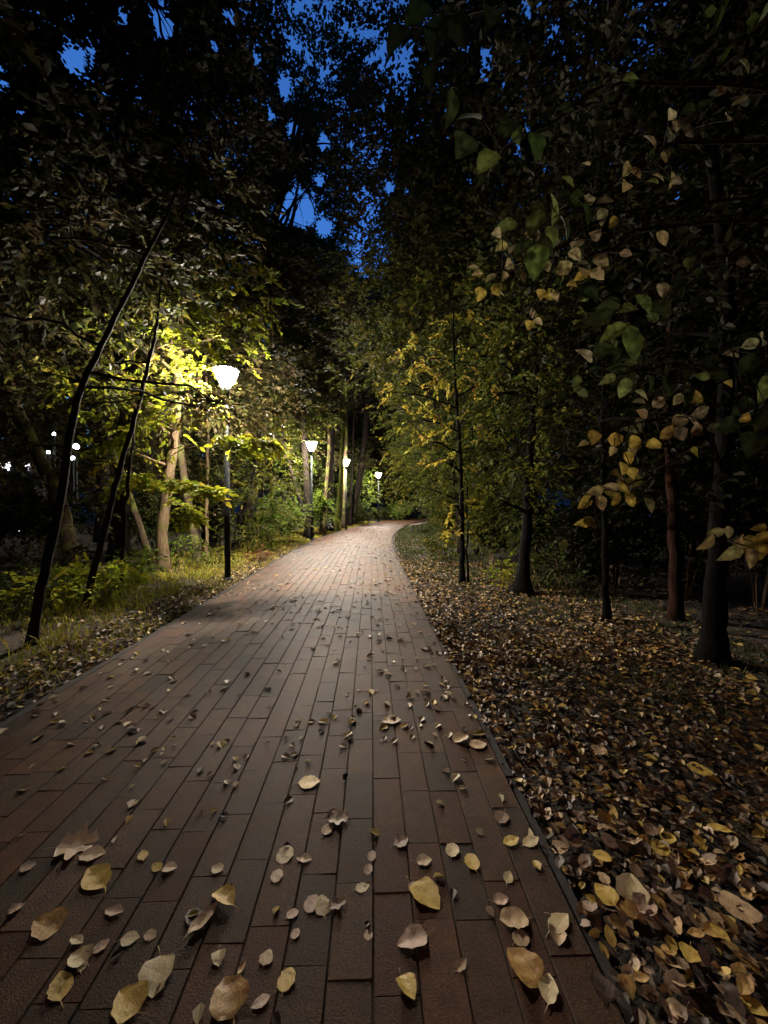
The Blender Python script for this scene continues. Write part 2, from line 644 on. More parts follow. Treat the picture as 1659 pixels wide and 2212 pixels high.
def ground_z(x, y):
    x, y = np.asarray(x, float), np.asarray(y, float)
    u = path_u(x, y)
    e = np.clip((np.abs(u) - HALF) / 2.5, 0, 1)
    z = -0.05 + e * (0.05 * np.sin(x * .9 + 1.3) * np.cos(y * .7) + .04 * np.sin(x * .37 + y * .51))
    rr_ = np.hypot(x, y - 10)
    z = z + np.clip((rr_ - 52) / 60, 0, 1) ** 1.3 * 16
    z = np.where(u > 0, z - .02 * e, z + .035 * np.clip((-u - HALF) / .4, 0, 1))
    return z


def make_ground():
    ax = np.unique(np.r_[-220, -150, -100, -70, -50, -35, np.arange(-25, 25.01, .4), 35, 50, 70, 100, 150, 220])
    ay = np.unique(np.r_[-220, -120, -60, -35, np.arange(-14, 52, .4), 60, 75, 100, 150, 220, 320])
    X, Y = np.meshgrid(ax, ay)
    Z = ground_z(X.ravel(), Y.ravel())
    mb = MB()
    nx = len(ax)
    i, j = np.meshgrid(np.arange(len(ay) - 1), np.arange(nx - 1), indexing='ij')
    q = (i * nx + j).ravel()
    mb.add(np.c_[X.ravel(), Y.ravel(), Z], np.stack([q, q + 1, q + nx + 1, q + nx], 1))
    tag(mb.build("ground", M['soil'], None, True), kind="structure")


def make_path():
    mb = MB()
    wc, gl, gc = 2 * HALF / 22, .0045, .0014                      # column width, long gap, cross gap
    ncol = 22
    PC = np.array([(.064, .033, .016), (.056, .031, .017), (.070, .039, .021), (.070, .028, .011), (.060, .024, .010), (.040, .024, .014)])
    PW = np.array([5, 4, 3, 4, 3, 3.0])
    for c in range(ncol):
        u0 = -HALF + c * wc + gl / 2
        u1 = u0 + wc - gl
        v = V0 - 12 + R.uniform(0, .3)
        v1s, lens = [], []
        n = int((PLEN - v - 1) / .3)
        st = v + np.arange(n) * .3
        L = np.full(n, .3 - gc)
        dark = R.choice(len(PC), n, p=PW / PW.sum())
        # darker single stones lie among the pale ones
        col = PC[dark] * (1 + R.normal(0, .12, (n, 1)))
        z = R.normal(0, .0012, n)
        tx = R.normal(0, .010, n)
        ty = R.normal(0, .003, n)
        b = .0028
        V = []
        c_ = .0011
        for (du, dv, dz) in ((b, c_, 0), (-b, c_, 0), (-b, -c_, 0), (b, -c_, 0), (0, 0, -.003), (0, 0, -.003), (0, 0, -.003), (0, 0, -.003),
                             (0, 0, -.07), (0, 0, -.07), (0, 0, -.07), (0, 0, -.07)):
            k = len(V) % 4
            uu = (u0 if k in (0, 3) else u1) + du
            vv = st + (0 if k in (0, 1) else L) + dv
            x, y = on_path(np.full(n, uu), vv)
            zz = z + dz + (0 if dz < -.05 else 1) * (tx * (1 if k in (1, 2) else -1) * wc / 2 + ty * (1 if k in (2, 3) else -1) * .15)
            V.append(np.stack([x, y, zz], 1))
        V = np.stack(V, 1)
        Q = np.array([(0, 1, 2, 3), (4, 5, 1, 0), (5, 6, 2, 1), (6, 7, 3, 2), (7, 4, 0, 3), (8, 9, 5, 4), (9, 10, 6, 5), (10, 11, 7, 6), (11, 8, 4, 7)])
        mb.add(V.reshape(-1, 3), (np.arange(n)[:, None, None] * 12 + Q[None]).reshape(-1, 4), np.repeat(col, 12, 0))
    tag(mb.build("paved_path", M['paver'], col=True), kind="structure")
    # sand bed in the joints, and edging on both sides
    for nm, ua, ub, z0, z1, m in (("path", -HALF + .01, HALF - .01, -.07, -.0055, M['joint']), ("kerb", HALF + .006, HALF + .05, -.2, -.018, M['kerb']),
                                  ("kerb", -HALF - .065, -HALF - .004, -.2, -.004, M['kerb'])):
        b = MB()
        step = 60.0 if nm == "path" else 1.0
        for va in np.arange(V0 - 12, PLEN - 1.5, step):
            v = np.linspace(va, min(va + step, PLEN - 1.2) - (.007 if nm == "kerb" else 0), 160 if nm == "path" else 4)
            n = len(v)
            dz = R.normal(0, .003) if nm == "kerb" else 0
            du = R.normal(0, .0015) if nm == "kerb" else 0
            rows = []
            for uu, zz in ((ua, z0), (ua, z1 + dz), (ub, z1 + dz), (ub, z0)):
                x, y = on_path(np.full(n, uu + du), v)
                rows.append(np.stack([x, y, np.full(n, zz)], 1))
            V = np.stack(rows, 1).reshape(-1, 3)
            i = np.arange(n - 1)[:, None] * 4
            Q = np.concatenate([np.stack([i + a, i + 4 + a, i + 4 + a + 1, i + a + 1], -1).reshape(-1, 4) for a in range(3)])
            b.add(V, [Q, np.array([[0, 1, 2, 3]]), np.array([[3, 2, 1, 0]]) + (n - 1) * 4])
        tag(b.build("path_bed" if nm == "path" else "kerb", m), kind="structure")


make_ground()
make_path()

# ------------------------------------------------------------------ lamps


def make_lamp(loc, label, cat="street lamp", glow='glow', group="street lamps along the path"):
    t = empty("street_lamp", loc, label, cat, group)
    H = 4.02
    b = MB()
    lathe(b, [(.056, -.1), (.056, 1.25), (.052, 1.3), (.042, 1.34), (.038, H - .46)], sides=18)
    b.build("pole", M['post'], t, True)
    b = MB()
    lathe(b, [(.095, -.1), (.095, .035), (.08, .05), (.060, .06)], sides=18)
    b.build("base_plate", M['post'], t)
    b = MB()
    box(b, (-.03, -.0635, .45), (.03, -.0535, .85))
    b.build("service_hatch", M['post'], t)
    b = MB()
    lathe(b, [(.040, H - .47), (.075, H - .44), (.085, H - .37), (.06, H - .36)], sides=18)
    b.build("collar", M['post'], t, True)
    b = MB()
    lathe(b, [(.06, H - .358), (.085, H - .35), (.115, H - .27), (.18, H - .12), (.215, H - .035), (.205, H - .03)], sides=24)
    b.build("diffuser", M[glow], t, True)
    b = MB()
    lathe(b, [(.225, H - .028), (.245, H - .02), (.242, H - .005), (.19, H + .03), (.06, H + .045), (.0, H + .046)], sides=24, cap=False)
    lathe(b, [(.0, H - .028), (.225, H - .028)], sides=24, cap=False)
    b.build("lid", M['post'], t)
    for k in range(3):
        b = MB()
        a = k * 2 * math.pi / 3 + .5
        q = [(math.cos(a) * r, math.sin(a) * r, z) for r, z in ((.088, H - .37), (.128, H - .27), (.194, H - .12), (.232, H - .02))]
        tube(b, q, .006, 6)
        b.build("arm", M['post'], t)
    return t


L1 = make_lamp((-3.0, 7.35, 0), "tall dark lamp post with its lit head among yellow leaves, nearest of the row")
L2 = copy_tree(L1, (-2.97, 15.8, 0), .7, label="dark lamp post beside a leaning forked trunk, second along the path's left edge")
L3 = copy_tree(L1, (-2.18, 22.0, 0), 1.9, label="lamp post right beside the pale mossy trunk")
L4 = copy_tree(L1, (-.45, 31.6, 0), 2.6, label="farthest lamp post of the row, by the bend beyond the bright green foliage")
L0 = make_lamp((-2.3, -7.2, 0), "lamp post behind the viewer on the path's left edge", glow='glow_back')  # out of view, added to warm and brighten the foreground

# ------------------------------------------------------------------ trees


def shifted(mb, base):
    mb.v = [v - np.asarray(base) for v in mb.v]
    return mb


def tree(name, label, cat, trunk, radii, blobs=(), sprays=(), palette='ygreen', leaf=.11, per=11, dens=60, tw=.5, group=None, bark='bark',
         tpl=LEAF6, prune=False, extra=(), mat='leaf', droop=.35, sides=9, twigs=False, limbs=True, forks=()):
    """trunk: points of the stem; blobs: (centre, radii) leaf masses; sprays: (polyline, number of twigs) leafy side branches"""
    pts = path_pts(trunk, 5, .005 if len(trunk) > 5 else .012)
    rad = np.interp(np.linspace(0, 1, len(pts)), np.linspace(0, 1, len(radii)), radii)
    rad[0] *= 1.5
    if len(rad) > 2:
        rad[1] *= 1.15
    base = np.array(trunk[0], float)
    base[2] = float(ground_z(base[0], base[1]))
    pts[0][2] = min(pts[0][2], base[2] - .15)
    wood = MB()
    tube(wood, pts, rad, sides, True, .07)
    for q, r0, r1 in forks:
        fp = path_pts(q, 5, .015)
        tube(wood, fp, np.linspace(r0, r1, len(fp)), max(5, sides - 2), True, .06)
    crown = MB()
    tm = wood if twigs else None
    for bb in blobs:
        c, r = bb[0], bb[1]
        c, r = np.asarray(c, float), np.broadcast_to(np.asarray(r, float), (3,))
        n = max(6, int((bb[2] if len(bb) > 2 else dens) * (r[0] * r[1] + r[0] * r[2] + r[1] * r[2]) / 3))
        if limbs:
            k = np.argmin(np.linalg.norm(pts - c, axis=1) + np.where(pts[:, 2] > c[2] - .1, 3.0, 0))
            q = bend(pts[k], c, 6, .12, .04)
            r0 = min(rad[k] * .6, .02 + .018 * np.linalg.norm(c - pts[k]))
            tube(wood, q, np.linspace(r0, .012, 6), 6, True)
            for _ in range(3):
                d = unit(R.normal(0, 1, 3)) * r * .8
                tube(wood, bend(q[-2], c + d, 4, .15, .03), np.linspace(r0 * .45 + .003, .005, 4), 4, False)
        P, O = blob(c, r, n)
        spray_leaves(crown, P, O, tw, per, leaf, palette, tpl, droop, prune, twigs=tm)
    for sp_ in sprays:
        q, n = sp_[0], sp_[1]
        q = path_pts(q, 6, .015)
        tube(wood, q, np.linspace(.010, .003, len(q)), 5, False)
        t = R.uniform(sp_[2] if len(sp_) > 2 else .12, 1, n)
        seg = np.linspace(0, 1, len(q))
        A = np.stack([np.interp(t, seg, q[:, k]) for k in range(3)], 1)
        d = unit(np.stack([np.interp(np.minimum(t + .08, 1), seg, q[:, k]) - np.interp(t - .08, seg, q[:, k]) for k in range(3)], 1))
        s = np.cross(d, (0, 0, 1.0)) * np.where(R.uniform(0, 1, n) < .5, -1, 1)[:, None]
        O = d * .8 + s * R.uniform(.2, 1.1, (n, 1)) + R.normal(0, .15, (n, 3))
        spray_leaves(crown, A + R.normal(0, .03, A.shape), O, tw * .8, per, leaf, palette, tpl, droop, False, twigs=tm)
    root = empty(name, base, label, cat, group)
    shifted(wood, base).build("trunk", M[bark], root, True)
    if crown.n:
        shifted(crown, base).build("crown", M[mat], root, False, True)
    return root


def tall(label, x, y, h, lean=(0, 0), r=.2, palette='dull', spread=2.6, nb=13, z0=.32, leaf=.15, dens=95, group=None, bark='bark_dark', name="tall_tree",
         top=1.0, br=(1.25, 2.1)):
    base = np.array([x, y, 0.0])
    T = np.array([lean[0], lean[1], 0])
    tr = [base, base + T * .12 + (0, 0, h * .2), base + T * .42 + (0, 0, h * .5), base + T * .85 + (0, 0, h * .82), base + T + (0, 0, h * .95)]
    bl = []
    for i in range(nb):
        f = (i + .5) / nb
        z = h * (z0 + (top - z0) * f)
        c = np.array([np.interp(z, [p[2] for p in tr], [p[k] for p in tr]) for k in range(3)])
        a = i * 2.4 + R.uniform(-.4, .4)
        rr = spread * (1 - .75 * max(0, f - .45) / .55) * R.uniform(.5, 1.0)
        s = R.uniform(*br)
        bl.append((c + (math.cos(a) * rr, math.sin(a) * rr, R.uniform(-.3, .3)), (s * 1.15, s * 1.15, s * .75)))
    fk = []
    for i in range(3):
        a = R.uniform(0, 6.28)
        z = h * R.uniform(.35, .6)
        p = np.array([np.interp(z, [q[2] for q in tr], [q[k] for q in tr]) for k in range(3)])
        e = p + (math.cos(a) * spread * .9, math.sin(a) * spread * .9, h * .28)
        fk.append(([p, (p + e) / 2 + (0, 0, -.3), e], r * .5, .03))
    return tree(name, label, "tree", tr, [r, r * .85, r * .65, r * .4, .04], bl, (), palette, leaf, 12, dens * 1.25, .75, group, bark, LEAF4, True, forks=fk, mat='leaf')


G_CAN = "tall trees whose crowns close over the path"
# left side, front to back
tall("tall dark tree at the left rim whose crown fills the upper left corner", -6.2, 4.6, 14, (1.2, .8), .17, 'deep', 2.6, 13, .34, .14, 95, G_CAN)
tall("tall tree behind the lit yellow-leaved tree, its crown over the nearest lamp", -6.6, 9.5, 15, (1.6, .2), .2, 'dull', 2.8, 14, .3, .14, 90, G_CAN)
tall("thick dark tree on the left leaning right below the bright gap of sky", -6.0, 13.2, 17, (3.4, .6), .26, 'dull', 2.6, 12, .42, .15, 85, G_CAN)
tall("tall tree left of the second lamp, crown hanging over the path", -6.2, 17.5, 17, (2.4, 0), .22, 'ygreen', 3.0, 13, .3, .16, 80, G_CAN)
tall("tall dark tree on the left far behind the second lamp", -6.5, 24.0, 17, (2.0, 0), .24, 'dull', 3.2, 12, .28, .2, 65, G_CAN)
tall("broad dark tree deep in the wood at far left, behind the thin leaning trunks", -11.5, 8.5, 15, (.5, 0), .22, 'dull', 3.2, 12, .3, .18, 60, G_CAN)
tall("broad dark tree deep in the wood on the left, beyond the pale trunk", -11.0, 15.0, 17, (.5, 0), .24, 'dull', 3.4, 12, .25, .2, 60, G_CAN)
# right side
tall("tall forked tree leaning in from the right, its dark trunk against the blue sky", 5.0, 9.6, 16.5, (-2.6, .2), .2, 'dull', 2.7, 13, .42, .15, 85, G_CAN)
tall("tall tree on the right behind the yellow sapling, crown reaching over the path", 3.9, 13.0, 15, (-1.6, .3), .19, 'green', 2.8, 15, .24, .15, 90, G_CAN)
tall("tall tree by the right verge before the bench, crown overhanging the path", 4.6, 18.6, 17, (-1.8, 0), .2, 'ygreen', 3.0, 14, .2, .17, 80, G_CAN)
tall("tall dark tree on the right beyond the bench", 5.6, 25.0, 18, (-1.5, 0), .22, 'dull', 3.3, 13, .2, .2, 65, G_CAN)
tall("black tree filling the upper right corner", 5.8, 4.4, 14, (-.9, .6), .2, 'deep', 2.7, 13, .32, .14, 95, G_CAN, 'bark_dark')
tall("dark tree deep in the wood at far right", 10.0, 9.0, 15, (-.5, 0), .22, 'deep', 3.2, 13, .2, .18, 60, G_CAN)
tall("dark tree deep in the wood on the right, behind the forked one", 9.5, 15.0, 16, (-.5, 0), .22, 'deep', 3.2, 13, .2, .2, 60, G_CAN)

# the wood goes on behind the viewer: unseen copies added to keep sky light off the ground
tall_trees = [o for o in COL.objects if o.name.startswith("tall_tree")]
for k, x, y, rz in ((2, -5.2, .6, 0), (7, 5.0, -.2, 0), (1, -4.6, -3.5, 0), (8, 4.6, -4.5, 0), (3, -4.8, -8.5, 0), (7, 4.4, -9.5, 0), (9, 2.6, -15, .8), (10, -3.2, -15.5, -.8), (0, -8.5, -.5, 0), (11, 8.5, -1.5, 0),
                    (4, -10, -7, 0), (10, 9, -8, 0), (5, -3, -22, 1.5), (6, 4, -23, 1.0), (12, -12, -14, 0), (12, 12, -15, 0), (5, -13, 2, 0), (6, 12.5, 3, 0)):
    copy_tree(tall_trees[k], (x, y, -.05), rz, 1.0, "tall dark tree behind the viewer, one of those the photo does not show", "trees behind the viewer")
# the black wood that closes the view: one kind, copied
far = tall("black tree in the depth of the wood, one of many alike", 2.5, 46.0, 19, (0, 0), .3, 'dull', 4.2, 16, .12, .3, 36,
           "black trees in the depth of the wood", br=(1.6, 2.6))
for x, y, s in ((-4, 42, 1.3), (-1.2, 41, 1.25), (.8, 48, 1.5), (-9, 40, 1.05), (-14, 35, 1), (-15, 24, .95), (-18, 14, 1), (-3, 52, 1.25), (9, 54, 1.2), (12, 40, 1.0), (10, 31, 1),
                (13, 22, .95), (15, 13, .9), (17, 47, 1), (-22, 44, 1.1), (24, 30, 1.1), (-26, 30, 1.1), (22, 18, 1), (5, 60, 1.4), (-10, 58, 1.3), (-25, 20, 1), (-27, 12, 1), (-24, 6, 1), (-33, 25, 1.1), (-34, 38, 1.2), (-30, 3, 1), (-36, 14, 1.1), (24, 10, 1), (25, 2, 1), (31, 22, 1.1), (30, 40, 1.1), (17, 7, .9), (-20, 0, .9), (18, -2, .9)):
    copy_tree(far, (x, y, -.05), R.uniform(0, 6.28), s)

# understory, right: leafy down to the ground
G_UN = "leafy undergrowth trees along the path"


def bushy(label, x, y, h, rad, palette='ygreen', leaf=.12, dens=70, lean=(0, 0), z0=.12, nb=10, name="young_tree", r=.06, per=11, bark='bark_dark', tpl=LEAF6, tw=.5):
    base = np.array([x, y, 0.0])
    T = np.array([lean[0], lean[1], 0.0])
    tr = [base, base + T * .4 + (0.03, 0, h * .4), base + T + (0, 0, h * .92)]
    bl = []
    for i in range(nb):
        f = (i + .5) / nb
        z = h * (z0 + (1 - z0) * f)
        p = base + T * (z / h) + (0, 0, z)
        a = i * 2.4 + R.uniform(-.5, .5)
        rr = rad * (math.sin(math.pi * min(1, .25 + .75 * f)) * .5 + .35) * R.uniform(.5, 1)
        s = rad * R.uniform(.38, .62)
        bl.append((p + (math.cos(a) * rr, math.sin(a) * rr, 0), (s * 1.2, s * 1.2, s * .6)))
    return tree(name, label, "tree", tr, [r, r * .8, r * .3], bl, (), palette, leaf, per, dens, tw, G_UN, bark, tpl, True)


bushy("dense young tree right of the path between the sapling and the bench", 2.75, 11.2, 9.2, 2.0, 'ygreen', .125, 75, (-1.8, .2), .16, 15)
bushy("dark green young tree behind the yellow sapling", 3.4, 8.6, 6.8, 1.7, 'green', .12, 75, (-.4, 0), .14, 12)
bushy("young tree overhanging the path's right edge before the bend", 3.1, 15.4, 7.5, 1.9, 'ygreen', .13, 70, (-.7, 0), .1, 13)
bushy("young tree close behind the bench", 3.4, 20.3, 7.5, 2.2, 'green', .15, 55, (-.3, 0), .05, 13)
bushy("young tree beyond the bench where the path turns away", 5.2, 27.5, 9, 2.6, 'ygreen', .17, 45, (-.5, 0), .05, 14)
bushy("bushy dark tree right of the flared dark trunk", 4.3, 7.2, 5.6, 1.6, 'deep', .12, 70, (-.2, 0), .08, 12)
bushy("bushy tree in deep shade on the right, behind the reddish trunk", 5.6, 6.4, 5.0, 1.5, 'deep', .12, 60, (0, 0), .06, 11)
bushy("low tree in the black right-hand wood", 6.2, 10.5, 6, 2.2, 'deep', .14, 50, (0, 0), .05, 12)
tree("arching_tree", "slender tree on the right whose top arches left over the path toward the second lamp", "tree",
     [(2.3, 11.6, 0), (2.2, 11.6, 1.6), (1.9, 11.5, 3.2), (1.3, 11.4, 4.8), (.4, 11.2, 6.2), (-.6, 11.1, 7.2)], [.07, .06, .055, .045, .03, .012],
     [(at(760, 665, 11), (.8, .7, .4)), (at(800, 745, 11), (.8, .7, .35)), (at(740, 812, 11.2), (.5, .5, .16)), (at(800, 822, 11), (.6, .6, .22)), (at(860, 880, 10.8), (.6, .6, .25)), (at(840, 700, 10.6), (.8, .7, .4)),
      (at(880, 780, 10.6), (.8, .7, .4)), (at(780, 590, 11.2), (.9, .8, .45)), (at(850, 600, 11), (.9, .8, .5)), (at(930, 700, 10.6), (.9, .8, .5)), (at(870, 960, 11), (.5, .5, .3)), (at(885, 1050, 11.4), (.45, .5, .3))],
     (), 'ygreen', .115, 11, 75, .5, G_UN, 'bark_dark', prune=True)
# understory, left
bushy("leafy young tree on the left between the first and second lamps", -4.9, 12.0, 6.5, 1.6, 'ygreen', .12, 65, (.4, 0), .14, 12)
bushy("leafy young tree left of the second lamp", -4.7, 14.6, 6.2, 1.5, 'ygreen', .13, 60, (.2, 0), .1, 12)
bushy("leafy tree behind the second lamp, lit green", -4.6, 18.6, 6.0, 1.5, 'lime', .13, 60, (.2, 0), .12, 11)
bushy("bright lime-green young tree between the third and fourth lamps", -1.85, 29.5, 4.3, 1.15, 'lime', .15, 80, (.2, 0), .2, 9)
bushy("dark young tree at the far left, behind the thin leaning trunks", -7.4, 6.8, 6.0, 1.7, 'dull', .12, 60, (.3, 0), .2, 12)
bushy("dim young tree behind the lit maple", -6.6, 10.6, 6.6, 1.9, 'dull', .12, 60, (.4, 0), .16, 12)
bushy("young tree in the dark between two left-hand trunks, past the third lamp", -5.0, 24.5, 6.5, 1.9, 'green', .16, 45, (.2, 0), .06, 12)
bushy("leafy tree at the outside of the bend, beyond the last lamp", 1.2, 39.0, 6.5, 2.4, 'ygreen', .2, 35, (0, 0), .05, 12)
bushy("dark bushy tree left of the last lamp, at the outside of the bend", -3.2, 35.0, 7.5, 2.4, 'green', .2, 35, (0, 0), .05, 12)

shade = [o for o in COL.objects if o.get("label", "").startswith("dim young tree behind the lit")][0]
copy_tree(shade, (-2.9, -2.4, -.05), 1.0, .8, "leafy young tree behind the viewer, left of the path", "trees behind the viewer")  # out of view, added to block the rear lamp from the left foreground

# ------------------------------------------------------------------ the trees of the left verge, each stem as in the photograph
G_ST = "stems along the left verge"
tree("leaning_tree", "thin black stem leaning right at the left rim, nearest of the left-hand stems", "tree",
     [at(58, 1405, 3.9), at(95, 1240, 3.95), at(130, 1080, 4.05), at(170, 870, 4.2), at(240, 720, 4.35), at(320, 560, 4.5), at(372, 465, 4.7), at(405, 360, 5.0)],
     [.046, .044, .04, .033, .027, .022, .016, .008],
     [((-3.3, 5.2, 5.0), (.9, .8, .5)), ((-2.4, 6.2, 3.02), (.62, .4, .13), 330), ((-2.85, 6.1, 2.98), (.4, .36, .13), 330), ((-3.9, 4.6, 4.6), (.8, .8, .5)), ((-2.6, 5.5, 5.6), (.8, .8, .5)), ((-4.5, 4.6, 3.7), (.7, .8, .4)), ((-3.6, 5.4, 6.1), (.9, .9, .5)), ((-4.6, 5.2, 5.4), (.9, .9, .5))],
     [([at(140, 876, 4.2), at(304, 862, 4.9), at(458, 838, 5.6), at(572, 858, 6.0), at(640, 890, 6.2)], 12),
      ([at(400, 848, 5.4), at(470, 870, 5.9), at(540, 905, 6.2), at(580, 940, 6.3)], 6)], 'dull', .105, 10, 60, .45, G_ST, 'bark_dark', twigs=True)
tree("leaning_tree", "second thin black stem leaning right, between the nearest one and the upright thin one", "tree",
     [at(180, 1325, 5.2), at(205, 1220, 5.2), at(232, 1120, 5.25), at(262, 1005, 5.3), at(300, 880, 5.4), at(330, 765, 5.5), at(345, 690, 5.6), at(352, 610, 5.8)],
     [.046, .042, .037, .033, .029, .023, .016, .008],
     [((-3.7, 6.2, 4.2), (.8, .7, .4)), ((-3.2, 6.1, 4.7), (.8, .7, .4)), ((-4.3, 6.0, 3.6), (.8, .7, .4)), ((-3.6, 6.4, 5.4), (.8, .7, .45)), ((-4.6, 6.2, 4.7), (.8, .8, .45))],
     [([at(305, 862, 5.4), at(345, 700, 5.9), at(430, 650, 6.3)], 10)], 'ygreen', .105, 10, 60, .45, G_ST, 'bark_dark', twigs=True)
tree("leaning_tree", "upright thin dark stem left of the pale lit trunk", "tree",
     [at(258, 1292, 6.0), at(264, 1200, 6.0), at(272, 1090, 6.05), at(282, 1000, 6.1), at(292, 900, 6.2)], [.036, .032, .028, .022, .01],
     [((-4.3, 6.7, 2.9), (.6, .5, .3))], (), 'yellow', .1, 10, 45, .4, G_ST, 'bark_dark', twigs=True)
# the lit tree: pale trunk, layers of yellow leaves in the lamp light
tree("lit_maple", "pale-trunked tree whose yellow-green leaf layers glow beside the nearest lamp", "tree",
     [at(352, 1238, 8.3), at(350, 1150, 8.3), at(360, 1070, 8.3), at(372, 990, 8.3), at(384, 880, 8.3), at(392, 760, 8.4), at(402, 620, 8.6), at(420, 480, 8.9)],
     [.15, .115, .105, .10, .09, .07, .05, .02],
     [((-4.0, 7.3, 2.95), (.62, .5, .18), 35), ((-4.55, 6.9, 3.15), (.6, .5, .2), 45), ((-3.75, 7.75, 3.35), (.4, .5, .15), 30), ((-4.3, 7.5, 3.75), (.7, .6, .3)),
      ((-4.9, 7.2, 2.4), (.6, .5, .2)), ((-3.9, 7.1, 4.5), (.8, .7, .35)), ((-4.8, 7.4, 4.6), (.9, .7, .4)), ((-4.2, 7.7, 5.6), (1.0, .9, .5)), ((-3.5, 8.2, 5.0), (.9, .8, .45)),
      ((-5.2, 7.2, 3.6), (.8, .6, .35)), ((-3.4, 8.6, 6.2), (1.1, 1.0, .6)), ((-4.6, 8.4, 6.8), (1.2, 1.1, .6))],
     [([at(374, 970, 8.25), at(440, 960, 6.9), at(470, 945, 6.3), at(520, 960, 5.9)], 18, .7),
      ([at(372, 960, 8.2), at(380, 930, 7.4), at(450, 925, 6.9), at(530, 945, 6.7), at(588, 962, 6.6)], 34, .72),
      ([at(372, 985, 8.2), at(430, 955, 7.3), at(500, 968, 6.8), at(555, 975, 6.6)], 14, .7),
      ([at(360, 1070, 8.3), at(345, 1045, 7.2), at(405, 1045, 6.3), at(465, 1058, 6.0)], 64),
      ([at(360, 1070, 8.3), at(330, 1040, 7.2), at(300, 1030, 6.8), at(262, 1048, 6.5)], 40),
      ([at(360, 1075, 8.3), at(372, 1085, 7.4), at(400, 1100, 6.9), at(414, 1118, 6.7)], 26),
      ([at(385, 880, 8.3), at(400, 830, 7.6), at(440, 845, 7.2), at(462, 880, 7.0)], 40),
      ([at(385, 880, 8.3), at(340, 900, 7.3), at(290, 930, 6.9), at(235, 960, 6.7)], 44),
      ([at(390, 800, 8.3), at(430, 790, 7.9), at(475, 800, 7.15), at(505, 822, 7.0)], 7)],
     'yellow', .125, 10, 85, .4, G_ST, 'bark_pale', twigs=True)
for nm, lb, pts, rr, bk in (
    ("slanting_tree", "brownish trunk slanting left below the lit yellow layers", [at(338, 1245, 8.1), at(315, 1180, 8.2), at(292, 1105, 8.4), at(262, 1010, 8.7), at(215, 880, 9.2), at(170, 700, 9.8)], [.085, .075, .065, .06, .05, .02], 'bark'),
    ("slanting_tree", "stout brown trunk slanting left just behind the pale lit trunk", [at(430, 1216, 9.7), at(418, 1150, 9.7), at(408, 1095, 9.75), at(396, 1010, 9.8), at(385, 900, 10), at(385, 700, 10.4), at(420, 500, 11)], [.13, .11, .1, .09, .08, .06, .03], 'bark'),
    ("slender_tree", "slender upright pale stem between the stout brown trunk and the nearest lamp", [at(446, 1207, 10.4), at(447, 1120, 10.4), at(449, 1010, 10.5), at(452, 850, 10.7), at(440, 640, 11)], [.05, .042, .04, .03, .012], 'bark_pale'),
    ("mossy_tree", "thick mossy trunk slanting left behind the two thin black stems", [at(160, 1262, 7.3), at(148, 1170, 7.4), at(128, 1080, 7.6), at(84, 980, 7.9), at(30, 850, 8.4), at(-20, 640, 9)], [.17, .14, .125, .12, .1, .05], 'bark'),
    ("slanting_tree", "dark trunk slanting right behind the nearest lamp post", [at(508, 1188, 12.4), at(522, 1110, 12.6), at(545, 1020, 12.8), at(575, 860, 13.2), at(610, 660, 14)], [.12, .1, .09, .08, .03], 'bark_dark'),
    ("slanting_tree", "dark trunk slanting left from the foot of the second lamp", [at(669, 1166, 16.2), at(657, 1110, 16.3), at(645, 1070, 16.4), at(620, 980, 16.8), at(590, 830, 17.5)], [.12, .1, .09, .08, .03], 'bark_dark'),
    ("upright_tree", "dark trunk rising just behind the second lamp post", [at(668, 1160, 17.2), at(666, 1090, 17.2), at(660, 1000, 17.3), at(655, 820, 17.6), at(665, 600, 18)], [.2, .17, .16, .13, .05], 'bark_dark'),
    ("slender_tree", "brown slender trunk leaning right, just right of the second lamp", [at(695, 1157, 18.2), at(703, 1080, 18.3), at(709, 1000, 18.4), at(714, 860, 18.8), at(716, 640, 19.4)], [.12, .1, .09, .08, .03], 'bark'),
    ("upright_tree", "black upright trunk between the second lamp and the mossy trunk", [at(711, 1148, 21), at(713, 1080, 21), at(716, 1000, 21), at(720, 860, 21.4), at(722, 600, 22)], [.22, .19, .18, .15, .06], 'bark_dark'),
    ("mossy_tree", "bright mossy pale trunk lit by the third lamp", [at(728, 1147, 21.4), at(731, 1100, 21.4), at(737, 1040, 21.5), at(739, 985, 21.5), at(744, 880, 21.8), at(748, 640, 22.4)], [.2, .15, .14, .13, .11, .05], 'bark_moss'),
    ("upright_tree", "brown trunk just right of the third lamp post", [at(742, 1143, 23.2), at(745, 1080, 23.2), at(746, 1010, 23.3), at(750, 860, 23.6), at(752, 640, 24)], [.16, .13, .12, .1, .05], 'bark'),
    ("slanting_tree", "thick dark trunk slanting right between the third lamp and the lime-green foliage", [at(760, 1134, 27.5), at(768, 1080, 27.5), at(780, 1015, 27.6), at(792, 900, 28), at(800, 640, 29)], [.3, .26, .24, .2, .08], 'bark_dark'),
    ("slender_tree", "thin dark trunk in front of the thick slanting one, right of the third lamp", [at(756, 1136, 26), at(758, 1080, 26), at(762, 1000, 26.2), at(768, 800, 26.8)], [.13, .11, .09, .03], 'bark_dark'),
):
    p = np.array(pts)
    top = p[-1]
    tree(nm, lb, "tree", pts, rr, [(top + (0, 0, -.2), (1.3, 1.1, .7)), (p[-2] + (.5, .2, .3), (.9, .8, .5)), (top + (-.9, .6, .4), (1.1, 1.1, .6))], (), 'dull', .13, 10, 60, .55, G_ST, bk, prune=True)

